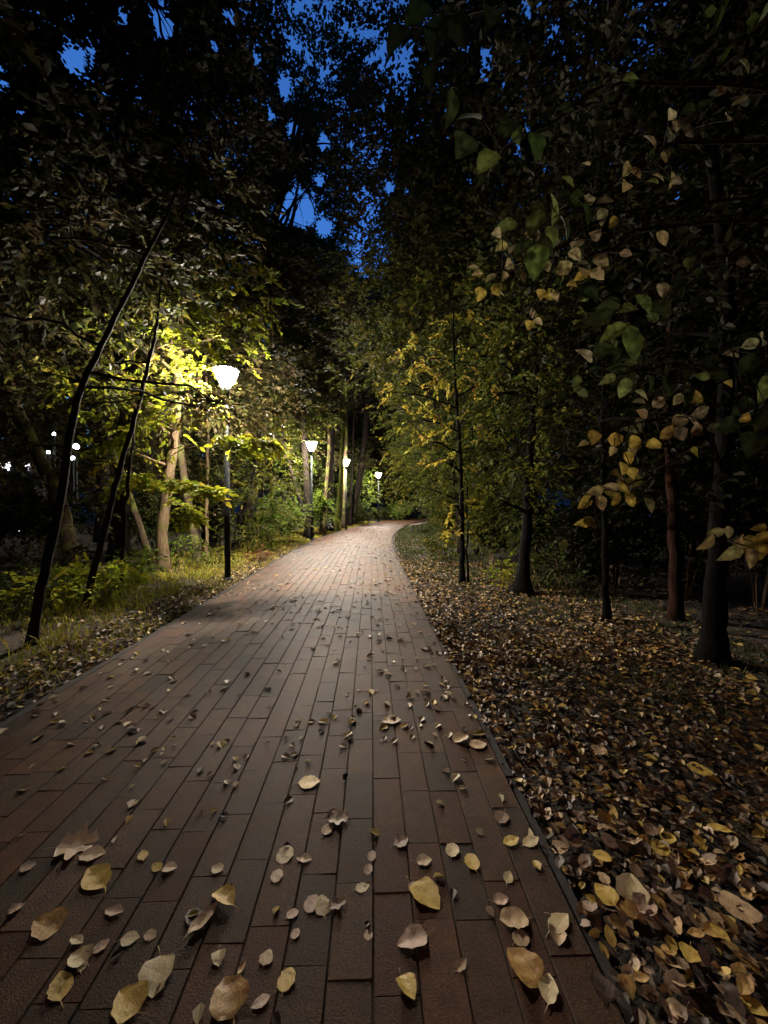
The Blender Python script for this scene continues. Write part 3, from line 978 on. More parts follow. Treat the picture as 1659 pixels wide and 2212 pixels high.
# ------------------------------------------------------------------ right verge stems
tree("sapling", "slim sapling with tiers of yellow leaves on the right verge", "tree",
     [at(1000, 1253, 7.4), at(999, 1180, 7.4), at(998, 1080, 7.4), at(994, 980, 7.45), at(985, 860, 7.5), at(978, 740, 7.6), at(980, 650, 7.7)],
     [.055, .048, .042, .036, .03, .02, .008],
     [(at(930, 955, 7.3), (.34, .3, .14)), (at(965, 1000, 7.3), (.3, .3, .12)), (at(985, 1090, 7.3), (.26, .25, .13)), (at(1000, 905, 7.4), (.4, .3, .2)), (at(905, 905, 7.3), (.35, .3, .15)),
      (at(870, 850, 7.4), (.4, .3, .2)), (at(960, 800, 7.6), (.5, .4, .3)), (at(1040, 830, 7.6), (.45, .4, .25)), (at(900, 770, 7.7), (.5, .4, .3)), (at(1000, 720, 7.7), (.5, .4, .3)), (at(985, 1150, 7.3), (.16, .15, .06))],
     (), 'gold', .10, 9, 120, .28, "stems on the right verge", 'bark_shaded', twigs=True)
tree("slender_tree", "thin bare rod of a stem just right of the yellow sapling", "tree", [at(1012, 1250, 7.35), at(1010, 1150, 7.35), at(1008, 1060, 7.4), at(1020, 930, 7.5)], [.02, .016, .013, .006],
     [(at(1020, 930, 7.5), (.3, .3, .2))], (), 'green', .1, 9, 50, .3, "stems on the right verge", 'bark_shaded')
tree("dark_tree", "black trunk with flared root on the leafy right verge", "tree",
     [at(1130, 1275, 6.6), at(1133, 1225, 6.6), at(1138, 1150, 6.6), at(1142, 1040, 6.7), at(1150, 900, 6.9), at(1165, 700, 7.2)], [.17, .1, .085, .075, .06, .03],
     [(at(1130, 1010, 6.1), (.6, .35, .4), 130), (at(1150, 900, 6.1), (.7, .4, .4), 130), (at(1110, 800, 6.2), (.7, .4, .5), 110), (at(1160, 700, 6.3), (.8, .5, .5), 110), (at(1080, 1080, 6.3), (.35, .3, .25), 110), ((2.9, 7.2, 4.4), (1.1, 1, .6)), ((2.2, 7.4, 3.6), (.9, .8, .5)), ((2.6, 7.0, 5.2), (1.1, 1, .6)), ((3.3, 7.2, 3.4), (.9, .9, .5)), ((1.7, 7.9, 4.6), (.9, .9, .5)), ((2.4, 7.6, 2.6), (.7, .7, .35))],
     (), 'ygreen', .11, 10, 60, .45, "stems on the right verge", 'bark_shaded')
tree("slender_tree", "dim upright stem in the shade between the flared trunk and the reddish one", "tree",
     [at(1312, 1345, 4.9), at(1308, 1230, 4.9), at(1303, 1100, 4.95), at(1298, 950, 5.0), at(1300, 780, 5.2)], [.05, .04, .035, .03, .012],
     [(at(1300, 1000, 4.6), (.4, .3, .3), 110), (at(1310, 870, 4.6), (.5, .3, .3), 110), ((3.0, 5.4, 4.2), (.9, .8, .5)), ((2.6, 5.8, 3.6), (.6, .6, .3))], (), 'deep', .1, 10, 50, .4, "stems on the right verge", 'bark_shaded')
tree("reddish_tree", "reddish-brown trunk dim in the shade near the right rim", "tree",
     [at(1462, 1345, 5.0), at(1458, 1200, 5.0), at(1450, 1050, 5.05), at(1440, 880, 5.1), at(1450, 600, 5.4)], [.08, .07, .06, .05, .025],
     [(at(1440, 960, 4.7), (.5, .35, .4), 120), (at(1460, 830, 4.7), (.6, .35, .4), 120), ((3.7, 5.4, 3.0), (.8, .6, .5), 90), ((4.2, 5.6, 5.0), (1.1, 1, .6)), ((3.4, 5.5, 5.4), (1, .9, .6))], (), 'deep', .11, 10, 55, .45, "stems on the right verge", 'bark_red')
near_t = tree("dark_tree", "broad black trunk at the right rim, its leafy twigs hanging into view", "tree",
              [at(1545, 1425, 3.6), at(1548, 1300, 3.6), at(1555, 1120, 3.6), at(1565, 900, 3.65), at(1560, 600, 3.7), at(1500, 200, 3.8)], [.11, .09, .08, .07, .06, .04],
              [(at(1545, 980, 3.3), (.4, .25, .3), 150), (at(1560, 830, 3.3), (.45, .25, .3), 150), (at(1540, 680, 3.3), (.45, .25, .3), 150), (at(1580, 520, 3.4), (.5, .3, .35), 150), ((3.5, 3.7, 2.6), (.8, .6, .5), 110), ((3.0, 4.2, 3.3), (.9, .7, .5), 110), ((3.9, 4.2, 3.3), (.9, .7, .6), 110), ((2.7, 4.9, 2.5), (.6, .6, .4), 90), ((3.3, 3.2, 3.4), (.8, .6, .45), 100), ((3.7, 3.2, 4.6), (1.0, .9, .5)), ((2.9, 3.9, 5.0), (1.0, .9, .6)), ((4.2, 4.2, 4.2), (1.0, .9, .6)), ((3.2, 4.6, 5.8), (1.1, 1, .6)), ((2.2, 4.4, 6.2), (1.0, 1, .6))],
              (), 'deep', .1, 10, 60, .45, "stems on the right verge", 'bark_shaded')
# ------------------------------------------------------------------ shrubs and low plants


def shrub(label, px, py, D, w_, h, palette='ygreen', leaf=.09, name="shrub", dens=70, group="low shrubs under the trees", stems=5, per=9, tw=.3):
    p = at(px, py, D)
    x, y = p[0], p[1]
    z = float(ground_z(x, y))
    root = empty(name, (x, y, z), label, "shrub", group)
    st, fo = MB(), MB()
    for i in range(stems):
        a = R.uniform(0, 6.28)
        e = np.array([math.cos(a) * w_ * R.uniform(.2, .7), math.sin(a) * w_ * R.uniform(.2, .7), h * R.uniform(.6, 1.0)])
        q = bend((e[0] * .1, e[1] * .1, -.05), e, 5, .1, .05)
        tube(st, q, np.linspace(.009, .003, 5), 4, False)
        P, O = blob(e * (.85, .85, .8), (w_ * .5, w_ * .5, h * .3), max(5, int(dens * w_ * (w_ + h) * .3)), .3)
        P[:, 2] = np.maximum(P[:, 2], .03)
        spray_leaves(fo, P, O, tw, per, leaf, palette, LEAF6, .3)
    st.build("stems", M['stem'], root)
    fo.build("foliage", M['leaf'], root, False, True)
    return root


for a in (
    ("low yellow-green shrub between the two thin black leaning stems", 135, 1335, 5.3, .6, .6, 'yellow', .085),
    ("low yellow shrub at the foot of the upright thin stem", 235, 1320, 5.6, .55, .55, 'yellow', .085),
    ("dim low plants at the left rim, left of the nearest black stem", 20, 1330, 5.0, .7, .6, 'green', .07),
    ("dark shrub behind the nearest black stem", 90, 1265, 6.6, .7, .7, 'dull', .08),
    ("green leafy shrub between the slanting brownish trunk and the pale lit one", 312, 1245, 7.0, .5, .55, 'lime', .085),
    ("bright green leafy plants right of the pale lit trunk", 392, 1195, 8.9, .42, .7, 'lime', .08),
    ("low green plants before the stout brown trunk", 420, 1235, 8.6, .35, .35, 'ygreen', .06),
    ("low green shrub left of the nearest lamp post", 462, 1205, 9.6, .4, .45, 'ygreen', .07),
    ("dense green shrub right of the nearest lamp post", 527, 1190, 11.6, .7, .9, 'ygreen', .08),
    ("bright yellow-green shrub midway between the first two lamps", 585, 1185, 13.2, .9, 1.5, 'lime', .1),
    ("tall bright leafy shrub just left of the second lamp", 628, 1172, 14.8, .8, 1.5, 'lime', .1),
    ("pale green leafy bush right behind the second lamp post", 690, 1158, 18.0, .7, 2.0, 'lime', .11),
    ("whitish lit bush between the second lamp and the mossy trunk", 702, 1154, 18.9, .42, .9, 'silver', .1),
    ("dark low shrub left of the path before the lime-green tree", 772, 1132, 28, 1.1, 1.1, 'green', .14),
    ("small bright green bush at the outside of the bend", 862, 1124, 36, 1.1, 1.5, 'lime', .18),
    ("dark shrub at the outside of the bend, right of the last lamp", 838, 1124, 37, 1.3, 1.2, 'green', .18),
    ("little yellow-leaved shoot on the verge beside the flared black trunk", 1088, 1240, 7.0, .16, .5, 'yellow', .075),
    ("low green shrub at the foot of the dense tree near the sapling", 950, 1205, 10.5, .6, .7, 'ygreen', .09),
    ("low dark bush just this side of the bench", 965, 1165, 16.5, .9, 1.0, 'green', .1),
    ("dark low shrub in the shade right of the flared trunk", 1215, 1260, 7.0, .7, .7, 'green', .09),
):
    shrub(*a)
for a in (
    ("dark leafy bush right behind the flared black trunk", 1160, 1235, 8.4, .9, 1.9, 'green', .11),
    ("dark leafy bush between the sapling and the flared black trunk, farther back", 1062, 1215, 9.6, .9, 2.2, 'ygreen', .11),
    ("black leafy bush behind the dim upright stem on the right", 1330, 1260, 6.6, .9, 2.0, 'deep', .1),
    ("black leafy bush behind the reddish stem at the right", 1480, 1280, 6.2, 1.0, 2.2, 'deep', .1),
    ("black leafy bush at the right rim, behind the broad black trunk", 1640, 1300, 5.6, 1.1, 2.3, 'deep', .1),
    ("dark bush on the right under the dense young tree, nearer the path", 990, 1185, 12.5, .9, 1.8, 'ygreen', .11),
    ("dark bush in the wood left of the mossy slanting trunk", 60, 1240, 8.8, 1.1, 1.7, 'deep', .1),
    ("dark bush behind the slanting brownish trunk, between the lit stems", 300, 1205, 10.5, 1.1, 1.9, 'green', .1),
    ("dark bush between the pale stems and the nearest lamp, farther back", 440, 1180, 13.0, 1.0, 2.0, 'green', .11),
):
    shrub(*a, dens=110)
shrub("dry rust-brown plant on the grass edge beyond the nearest lamp", 560, 1212, 10.0, .25, .28, 'rust', .07, dens=110, stems=7)

# ------------------------------------------------------------------ grass


def blades(mb, n, ua, ub, ya, yb, h, dens_fall, palette, rng=(.6, 1.3)):
    v = V0 + R.uniform(ya, yb, n)
    u = np.sign(ua) * (abs(ua) + (abs(ub) - abs(ua)) * R.uniform(0, 1, n) ** dens_fall)
    x, y = on_path(u, v)
    k = np.sin(x * 3.1 + 1) * np.cos(y * 2.3) + .5 * np.sin(x * 7 + y * 5) + R.normal(0, .5, n) > -.55
    x, y = x[k], y[k]
    n = len(x)
    P = np.c_[x, y, ground_z(x, y) - .005]
    a = R.uniform(0, 6.28, n)
    s = np.c_[np.cos(a), np.sin(a), np.zeros(n)] * (.0035 * R.uniform(.7, 1.6, (n, 1)) * (1 + y[:, None] * .09))
    b = np.c_[R.normal(0, 1, (n, 2)), np.zeros(n)]
    H = h * R.uniform(*rng, n)[:, None]
    mid = P + b * H * .18 + np.array([0, 0, 1]) * H * .6
    tip = P + b * H * .5 + np.array([0, 0, 1]) * H * .85
    V = np.stack([P - s, P + s, mid + s * .7, tip, mid - s * .7], 1).reshape(-1, 3)
    i = np.arange(n)[:, None] * 5
    mb.add(V, [i + np.array([0, 1, 2, 4]), i + np.array([4, 2, 3])], np.repeat(pal(palette, n), 5, 0))


g = MB()
blades(g, 46000, -HALF - .12, -HALF - 2.6, 3.0, 32, .075, 1.0, 'turf')
blades(g, 6000, -HALF - .7, -HALF - 3.4, 3.0, 14, .15, 1.0, 'turf')
blades(g, 30000, HALF + .12, HALF + 3.0, 7.5, 30, .09, 1.0, 'green')
blades(g, 9000, HALF + .5, HALF + 3.5, 2.5, 9, .07, .8, 'green')
tag(g.build("grass", M['grass'], col=True), kind="stuff")

# ------------------------------------------------------------------ fallen leaves


def leaf_grid(shape, curl, seed):
    """one dry leaf, unit length along +y from its stalk; returns MB"""
    r = np.random.default_rng(seed)
    s = np.linspace(0, 1, 11)
    wd = {'round': .44 * np.sqrt(np.clip(1 - (2 * s - .92) ** 2 / 1.0, 0, 1)) * (1 - .12 * s),
          'heart': .46 * np.clip(np.sin(np.pi * np.clip(s, 0, 1) ** .62), 0, 1) ** .7,
          'oval': .29 * np.sin(np.pi * s ** .85) ** .85,
          'lance': .16 * np.sin(np.pi * s ** .8) ** .9,
          'lobed': .34 * np.sin(np.pi * s ** .75) ** .6 * (1 + .38 * np.sin(s * 17))}[shape]
    wd = np.maximum(wd, .008)
    t = np.linspace(-1, 1, 7)
    jag = 1 + r.normal(0, .06, (11, 7))
    X = wd[:, None] * t[None] * jag
    Y = np.repeat(s[:, None], 7, 1) + .03 * np.abs(t)[None]
    a, b, tw = curl * r.uniform(.6, 1.5), curl * r.uniform(-.6, 1.1), r.uniform(-.5, .5) * curl
    Z = a * np.abs(X) ** 1.5 * 1.3 + b * (Y - .45) ** 2 * .7 + tw * X * (Y - .5) + .02 * np.sin(Y * 14 + X * 9 + seed) * (.3 + curl)
    Z += -.012 * np.exp(-(X / .03) ** 2)
    Z -= Z.min() - .004
    V = np.stack([X, Y - .45, Z], -1).reshape(-1, 3)
    i, j = np.meshgrid(np.arange(10), np.arange(6), indexing='ij')
    q = (i * 7 + j).ravel()
    m = MB()
    m.add(V, np.stack([q, q + 1, q + 8, q + 7], 1))
    z0 = Z[0, 3]
    e = r.uniform(-.12, .12)
    tube(m, [(0, -.44, z0), (e * .4, -.58, z0 * .6 + .012), (e, -.72, .012)], [.012, .010, .012], 4, True)
    return m


def dry_mat(name, c0, c1, spot, trans=.0):
    m, n, l, p = new_mat(name)
    tc = n.new("ShaderNodeTexCoord")
    oi = n.new("ShaderNodeObjectInfo")
    ad = n.new("ShaderNodeVectorMath")
    ad.operation = 'ADD'
    l.new(tc.outputs["Object"], ad.inputs[0])
    l.new(oi.outputs["Location"], ad.inputs[1])
    t = n.new("ShaderNodeTexNoise")
    t.inputs["Scale"].default_value = 3.2
    t.inputs["Detail"].default_value = 7
    t.inputs["Roughness"].default_value = .65
    l.new(ad.outputs[0], t.inputs["Vector"])
    cr = n.new("ShaderNodeValToRGB")
    e = cr.color_ramp.elements
    e[0].position, e[0].color = .30, (*spot, 1)
    e[1].position, e[1].color = .66, (*c1, 1)
    x = e.new(.44)
    x.color = (*c0, 1)
    l.new(t.outputs[0], cr.inputs[0])
    l.new(cr.outputs[0], p.inputs["Base Color"])
    p.inputs["Roughness"].default_value = .5
    b = n.new("ShaderNodeBump")
    b.inputs["Strength"].default_value = .3
    b.inputs["Distance"].default_value = .03
    l.new(t.outputs[0], b.inputs["Height"])
    l.new(b.outputs[0], p.inputs["Normal"])
    return m


DRY = {'yellow': dry_mat("dry_yellow", (.56, .37, .07), (.62, .46, .11), (.20, .09, .03)),
       'pale': dry_mat("dry_pale", (.52, .40, .20), (.60, .49, .28), (.24, .17, .10)),
       'beige': dry_mat("dry_beige", (.42, .28, .15), (.50, .36, .20), (.17, .11, .07)),
       'orange': dry_mat("dry_orange", (.40, .22, .06), (.48, .31, .09), (.13, .06, .03)),
       'brown': dry_mat("dry_brown", (.20, .125, .075), (.28, .18, .11), (.07, .04, .025)),
       'pinkish': dry_mat("dry_pinkish", (.42, .27, .18), (.49, .34, .24), (.16, .09, .07)),
       'dark': dry_mat("dry_dark", (.075, .05, .035), (.12, .08, .055), (.03, .02, .015))}
SHAPES = ['round', 'heart', 'oval', 'lance', 'lobed']
PROTO = {}
for si, sh in enumerate(SHAPES):
    for ci, cu in enumerate((.10, .28, .6)):
        PROTO[sh, ci] = leaf_grid(sh, cu, 7 + si * 3 + ci).mesh("fallen_leaf_" + sh, DRY['brown'], True)
N_LEAF = [0]
WORD = {'round': 'round', 'heart': 'heart-shaped', 'oval': 'oval', 'lance': 'narrow', 'lobed': 'lobed'}
CURLW = ('flat', 'curved', 'curled up')


def fallen(x, y, z, size, sh, ci, colr, rz, label, group, tilt=(0, 0), sq=1.0):
    o = bpy.data.objects.new("fallen_leaf", PROTO[sh, ci])
    COL.objects.link(o)
    o.location = (float(x), float(y), float(z))
    o.rotation_euler = (float(tilt[0]), float(tilt[1]), float(rz))
    o.scale = (size * sq, size, size)
    o.material_slots[0].link = 'OBJECT'
    o.material_slots[0].material = DRY[colr]
    tag(o, label, "fallen leaf", group)
    N_LEAF[0] += 1
    return o


G_P, G_V = "leaves fallen on the paved path", "leaves fallen on the right verge"
HERO = [   # photo x, y, length px, heading deg, shape, curl, colour, label, width factor
    (200, 1917, 84, -58, 'oval', 1, 'yellow', "large long yellow leaf lying aslant on the left of the near pavers", 1.15),
    (478, 1966, 70, -62, 'oval', 2, 'yellow', "curled yellow leaf with a brown middle beside the forked stalk", 1.2),
    (428, 2014, 76, 30, 'lance', 2, 'beige', "pale forked scrap of leaf with its stalk up, on the near pavers", 1.2),
    (92, 2020, 80, -80, 'heart', 1, 'orange', "orange-brown leaf near the left rim of the near pavers", 1),
    (158, 2096, 56, -70, 'heart', 2, 'pale', "pale curled leaf touching a small one, left on the near pavers", 1),
    (203, 2070, 32, 30, 'oval', 1, 'pinkish', "small pinkish leaf touching the pale curled one", 1.3),
    (163, 2112, 30, -30, 'oval', 0, 'pale', "small pale oval leaf under the pale curled one", 1.1),
    (328, 2128, 76, 160, 'heart', 1, 'pale', "big pale leaf above the yellow one at the picture's lower edge", 1),
    (268, 2196, 84, -60, 'heart', 1, 'yellow', "big yellow leaf cut by the lower edge, left of the middle", 1),
    (114, 2163, 66, -40, 'oval', 0, 'yellow', "yellow oval leaf alone in the lower left corner", 1.2),
    (488, 2190, 84, -35, 'heart', 2, 'orange', "big brown-orange crumpled leaf at the lower edge", 1.05),
    (515, 2118, 30, 15, 'lance', 2, 'orange', "thin orange sliver of leaf above the crumpled brown-orange one", 1.2),
    (612, 1863, 40, 5, 'round', 0, 'pale', "round pale greenish leaf alone in the middle of the near pavers", 1.05),
    (594, 1910, 30, 0, 'round', 0, 'beige', "small round beige leaf just below the round pale greenish one", 1),
    (670, 1973, 38, 20, 'round', 0, 'pinkish', "round pinkish leaf, biggest of the small round ones in the middle", 1),
    (627, 1995, 28, 60, 'round', 0, 'pinkish', "small round pinkish leaf left of the bigger round one", 1),
    (634, 2040, 22, 20, 'round', 0, 'pinkish', "tiny round pinkish leaf below the other round ones", 1),
    (614, 2146, 44, 10, 'round', 0, 'yellow', "round dull yellow leaf near the lower edge, in the middle", 1),
    (920, 1948, 74, 140, 'heart', 1, 'yellow', "big yellow leaf with bent tip right of the middle joint", .95),
    (897, 2052, 78, -105, 'heart', 1, 'pinkish', "broad pinkish-brown leaf below the big yellow one", .8),
    (880, 2157, 52, 150, 'heart', 2, 'yellow', "yellow leaf with upturned stalk near the lower edge", .9),
    (1120, 2007, 72, -95, 'round', 1, 'beige', "large round beige-brown leaf on the right-hand pavers", .95),
    (1143, 2122, 84, -35, 'heart', 2, 'orange', "large orange-yellow doubled leaf by the lower right pavers", .9),
    (1213, 2018, 68, 60, 'oval', 0, 'pale', "pale oval pointed leaf right of the large round one, at the kerb", 1),
    (1194, 2170, 60, 25, 'oval', 1, 'pale', "pale oval leaf right of the orange-yellow doubled one", 1.1),
    (1085, 1963, 42, 80, 'oval', 1, 'pinkish', "pinkish oval leaf above the large round beige-brown one", 1.2),
    (1103, 1914, 30, 30, 'oval', 0, 'pale', "small whitish leaf near the kerb, above the pinkish oval", 1.2),
    (1107, 1831, 44, 75, 'oval', 0, 'yellow', "yellow oval leaf, left of a pair at the kerb", 1.1),
    (1150, 1833, 48, 70, 'oval', 0, 'pale', "pale pointed leaf, right of a pair at the kerb", 1),
    (1032, 1616, 48, 85, 'oval', 0, 'beige', "broad beige leaf lying by the kerb, halfway up the dim pavers", 1.5),
    (996, 1604, 42, 60, 'heart', 2, 'beige', "crumpled beige leaf beside the broad one by the kerb", 1),
    (843, 1563, 50, 85, 'oval', 1, 'beige', "long beige leaf across a joint, right of the middle", 1.3),
    (663, 1700, 56, 85, 'oval', 0, 'yellow', "yellow-green oval leaf lying across the joint in the middle", 1.5),
    (725, 1782, 56, 80, 'lobed', 2, 'brown', "brown crumpled leaf above a small round one, mid pavers", 1.2),
    (705, 1806, 28, 20, 'round', 1, 'beige', "small beige round leaf under the brown crumpled one", 1),
    (300, 1864, 30, -35, 'oval', 0, 'yellow', "small bright yellow leaf, upper of two on the left pavers", 1.2),
    (331, 1890, 34, -60, 'oval', 0, 'yellow', "small bright yellow leaf, lower of two on the left pavers", 1.1),
    (465, 1893, 32, -75, 'oval', 1, 'pale', "small pale blunt leaf left of the round greenish one", 1.5),
    (266, 2051, 44, 80, 'oval', 0, 'pale', "pale oval leaf right of the curled pale pair", 1.4),
    (150, 1842, 90, 75, 'lobed', 1, 'beige', "large beige many-lobed leaf on the dark left pavers", 1.2),
    (185, 1862, 60, 80, 'oval', 1, 'beige', "beige oval leaf touching the large lobed one", 1.2),
    (980, 1852, 34, 20, 'round', 0, 'pale', "pale greenish round leaf right of the middle", 1),
    (780, 1936, 36, 70, 'oval', 0, 'pale', "pale oval leaf with a mark, left of the big yellow one", 1.2),
    (803, 1865, 22, 10, 'round', 0, 'pinkish', "small round pink-white leaf in the middle, upper of three", 1),
    (795, 1895, 22, 10, 'round', 0, 'pinkish', "small round pink-white leaf in the middle, second of three", 1),
    (795, 2043, 22, 10, 'round', 0, 'beige', "small round beige leaf low in the middle", 1),
    (725, 1975, 44, 70, 'lobed', 2, 'brown', "crumpled brown leaf right of the round pinkish one", 1),
    (865, 1832, 40, 60, 'heart', 1, 'brown', "brown-pink leaf right of the middle joint, mid pavers", 1),
    (915, 1875, 42, 80, 'oval', 1, 'beige', "beige blunt leaf above the big yellow bent one", 1.3),
    (1520, 1668, 46, 20, 'heart', 0, 'yellow', "yellowish leaf lying flat on top of the litter, far right", 1),
    (1300, 1625, 44, 40, 'oval', 1, 'beige', "beige leaf standing out of the litter beyond the kerb", 1.2),
    (1375, 1935, 70, 30, 'heart', 1, 'pale', "big pale leaf on the litter, upper of two right of the kerb", 1),
    (1320, 1945, 50, -20, 'heart', 1, 'yellow', "yellow leaf on the litter beside the big pale one", 1),
    (1405, 1970, 56, 60, 'heart', 2, 'pinkish', "pinkish torn leaf on the litter below the big pale one", 1),
    (1612, 1978, 80, 10, 'heart', 0, 'beige', "big dim beige leaf at the right rim of the litter", .9),
    (1437, 1842, 44, 70, 'round', 0, 'yellow', "round yellow leaf on the litter, right of the kerb", 1),
    (1570, 1800, 46, -60, 'oval', 1, 'yellow', "yellow narrow leaf on the litter near the right rim", 1),
]
for px, py, ln, hd, sh, ci, cl, lb, sq in HERO:
    D = CAM_H * 830 / (py - 1090.0)
    x = (px - 830) / 830 * D
    u = path_u(np.array([x]), np.array([D]))[0]
    zz = .003 if abs(u) < HALF + .07 else float(ground_z(x, D)) + .035
    # lengths were read in the picture: across it they are true, along it they are foreshortened
    c, s_ = math.cos(math.radians(hd)), math.sin(math.radians(hd))
    size = ln * D / 830 * (1 + .25 * abs(c))
    fallen(x, D, zz, size * .84, sh, ci, cl, -math.radians(hd), lb, None, (R.normal(0, .06), R.normal(0, .06)), sq)

# the rest of the leaves: the ones that show largest become objects of their own, the others the litter
cand = []


def scatter(n, ua, ub, ya, yb, size, cols, pw=1.0, ypw=1.0, lift=.004, path=False, crowd=0.0):
    v = V0 + ya + (yb - ya) * R.uniform(0, 1, n) ** ypw
    t = R.uniform(0, 1, n) ** pw
    u = ua + (ub - ua) * t
    x, y = on_path(u, v)
    k = np.ones(n, bool)
    if crowd:
        k = np.sin(x * 2.1 + .4) * np.cos(y * 1.7 + 1) + .6 * np.sin(x * 4.7 - y * 3.9) + R.normal(0, .6, n) > -crowd
    for i in np.nonzero(k)[0]:
        z = .003 if path else float(0)
        cand.append([x[i], y[i], z, size * float(min(1.4, np.exp(R.normal(0, .25)))), cols[R.integers(len(cols))], path, lift * R.uniform(.2, 1)])


PC_ = ['beige', 'beige', 'pale', 'brown', 'pale', 'beige', 'yellow', 'yellow', 'pale', 'dark', 'pinkish', 'yellow']
scatter(190, -HALF, HALF, 1.0, 3.0, .05, PC_, path=True, crowd=.5)
scatter(520, -HALF, HALF, 2.2, 7.5, .062, PC_ + ['dark', 'pale'], path=True, crowd=.35)
scatter(300, -HALF, HALF, 6.5, 17, .065, ['beige', 'pale', 'brown', 'yellow', 'pale'], path=True, crowd=.2)
scatter(160, -HALF, HALF, 15, 30, .065, ['beige', 'dark', 'brown', 'pale'], path=True)
scatter(160, HALF * .72, HALF + .05, 1, 14, .055, PC_ + ['yellow'], path=True)
VC = ['brown', 'brown', 'dark', 'beige', 'orange', 'brown', 'dark', 'yellow', 'yellow', 'orange', 'dark', 'brown', 'dark', 'brown', 'beige', 'beige']
scatter(4600, HALF + .03, HALF + 2.4, .3, 4.2, .048, VC, 1.1, 1.0, .04)
scatter(3600, HALF + .0, HALF + 2.2, .3, 4.4, .05, VC + ['brown', 'orange'], 1.0, 1.0, .025)
scatter(8200, HALF + .03, HALF + 2.8, 3.5, 10, .056, VC + ['orange', 'beige'], 1.5, 1.2, .05)
scatter(2600, HALF + 2, HALF + 5, .3, 9, .062, VC + ['dark'], 1, 1, .05)
scatter(1500, HALF + .07, HALF + 1.6, 9, 20, .065, VC + ['beige'], 1.6, 1.4, .05, crowd=.2)
scatter(3600, -HALF - .07, -HALF - .75, 1.5, 14, .058, VC + ['dark'], 1.1, 1.0, .05)
scatter(1800, -HALF - .6, -HALF - 3.2, 1.5, 12, .06, VC + ['dark', 'dark', 'dark'], 1, 1, .05, crowd=.2)
scatter(400, -HALF - .07, -HALF - 1.2, 13, 26, .065, VC, 1, 1, .05)


def shown(c):
    x, y, s = c[0], c[1], c[3]
    if y < .95 or abs(x / y) > 1.0 or CAM_H / y * 830 > 1122:
        return 0
    return s * s * CAM_H / y ** 3


cand.sort(key=shown, reverse=True)
xy = np.array([[c[0], c[1]] for c in cand])
GZ = ground_z(xy[:, 0], xy[:, 1])
NOBJ = 298 - len(HERO)
CW = {'yellow': 'yellow', 'pale': 'pale', 'beige': 'beige', 'orange': 'orange-brown', 'brown': 'brown', 'pinkish': 'pinkish', 'dark': 'dark brown'}
for i, c in enumerate(cand[:NOBJ]):
    x, y, z, s, cl, onp, lift = c
    sh = SHAPES[R.choice(5, p=[.3, .25, .3, .12, .03])]
    ci = int(R.choice(3, p=[.5, .35, .15]))
    u = float(path_u(np.array([x]), np.array([y]))[0])
    big = "large" if s > .07 else ("small" if s < .05 else "middling")
    if onp:
        place = "on the dark left pavers" if u < -.5 else ("on the middle pavers" if u < .75 else "on pavers near the kerb")
        far_ = "nearest" if y < 1.6 else ("nearer half" if y < 2.6 else "farther up")
        lb = f"{big} {CURLW[ci]} {CW[cl]} {WORD[sh]} leaf {place}, {far_}"
    else:
        if u < 0:
            lb = f"{big} {CURLW[ci]} {CW[cl]} {WORD[sh]} leaf in the litter left of the path"
        else:
            place = "close to the kerb" if u < HALF + .5 else "out from the kerb"
            far_ = "nearest" if y < 1.5 else "farther up"
            lb = f"{big} {CURLW[ci]} {CW[cl]} {WORD[sh]} leaf in the litter {place}, {far_}"
        z = GZ[i] + lift
    t = .07 if onp else .3
    fallen(x, y, z, s, sh, ci, cl, R.uniform(0, 6.28), lb, G_P if onp else G_V, (R.normal(0, t), R.normal(0, t)))
lit = MB()
rest = cand[NOBJ:]
n = len(rest)
P = np.array([[c[0], c[1], c[2]] for c in rest])
onp = np.array([c[5] for c in rest])
P[:, 2] = np.where(onp, .006, GZ[NOBJ:] + np.array([c[6] for c in rest]))
cm = {k: m for k, m in (('yellow', (.34, .24, .06)), ('pale', (.34, .27, .16)), ('beige', (.24, .17, .10)), ('orange', (.25, .14, .04)), ('brown', (.12, .075, .042)), ('pinkish', (.23, .155, .11)), ('dark', (.04, .027, .018)))}
C = np.array([cm[c[4]] for c in rest]) * (1 + R.normal(0, .2, (n, 1)))
a = R.uniform(0, 6.28, n)
Dv = np.c_[np.cos(a), np.sin(a), R.normal(0, .09, n) + np.where(onp, 0, R.normal(0, .25, n))]
Nv = np.c_[R.normal(0, .18, (n, 2)) * np.where(onp, 1, 2.0)[:, None], np.ones(n)]
CURL6 = (LEAF6[0] * (1.25, 1, 1.8) + (0, -.5, 0), LEAF6[1])
leaves(lit, P, Dv, Nv, np.array([c[3] for c in rest]), np.clip(C, .01, .6), CURL6)
tag(lit.build("leaf_litter", M['litter'], col=True), kind="stuff")

# ------------------------------------------------------------------ bench by the bend
b_root = empty("park_bench", (1.95, 21.2, -.05), "low backless bench half hidden by foliage at the right edge of the path", "bench", None, math.radians(-28))
b = MB()
for k in range(4):
    box(b, (-.21 + k * .108, -.85, .40), (-.21 + k * .108 + .095, .85, .445))
b.build("seat", M['wood'], b_root)
for yy in (-.6, .6):
    b = MB()
    box(b, (-.19, yy - .035, -.03), (-.13, yy + .035, .385))
    box(b, (.13, yy - .035, -.03), (.19, yy + .035, .385))
    box(b, (-.2, yy - .03, .386), (.2, yy + .03, .3985))
    b.build("leg", M['iron'], b_root)

# ------------------------------------------------------------------ lights far off through the trees


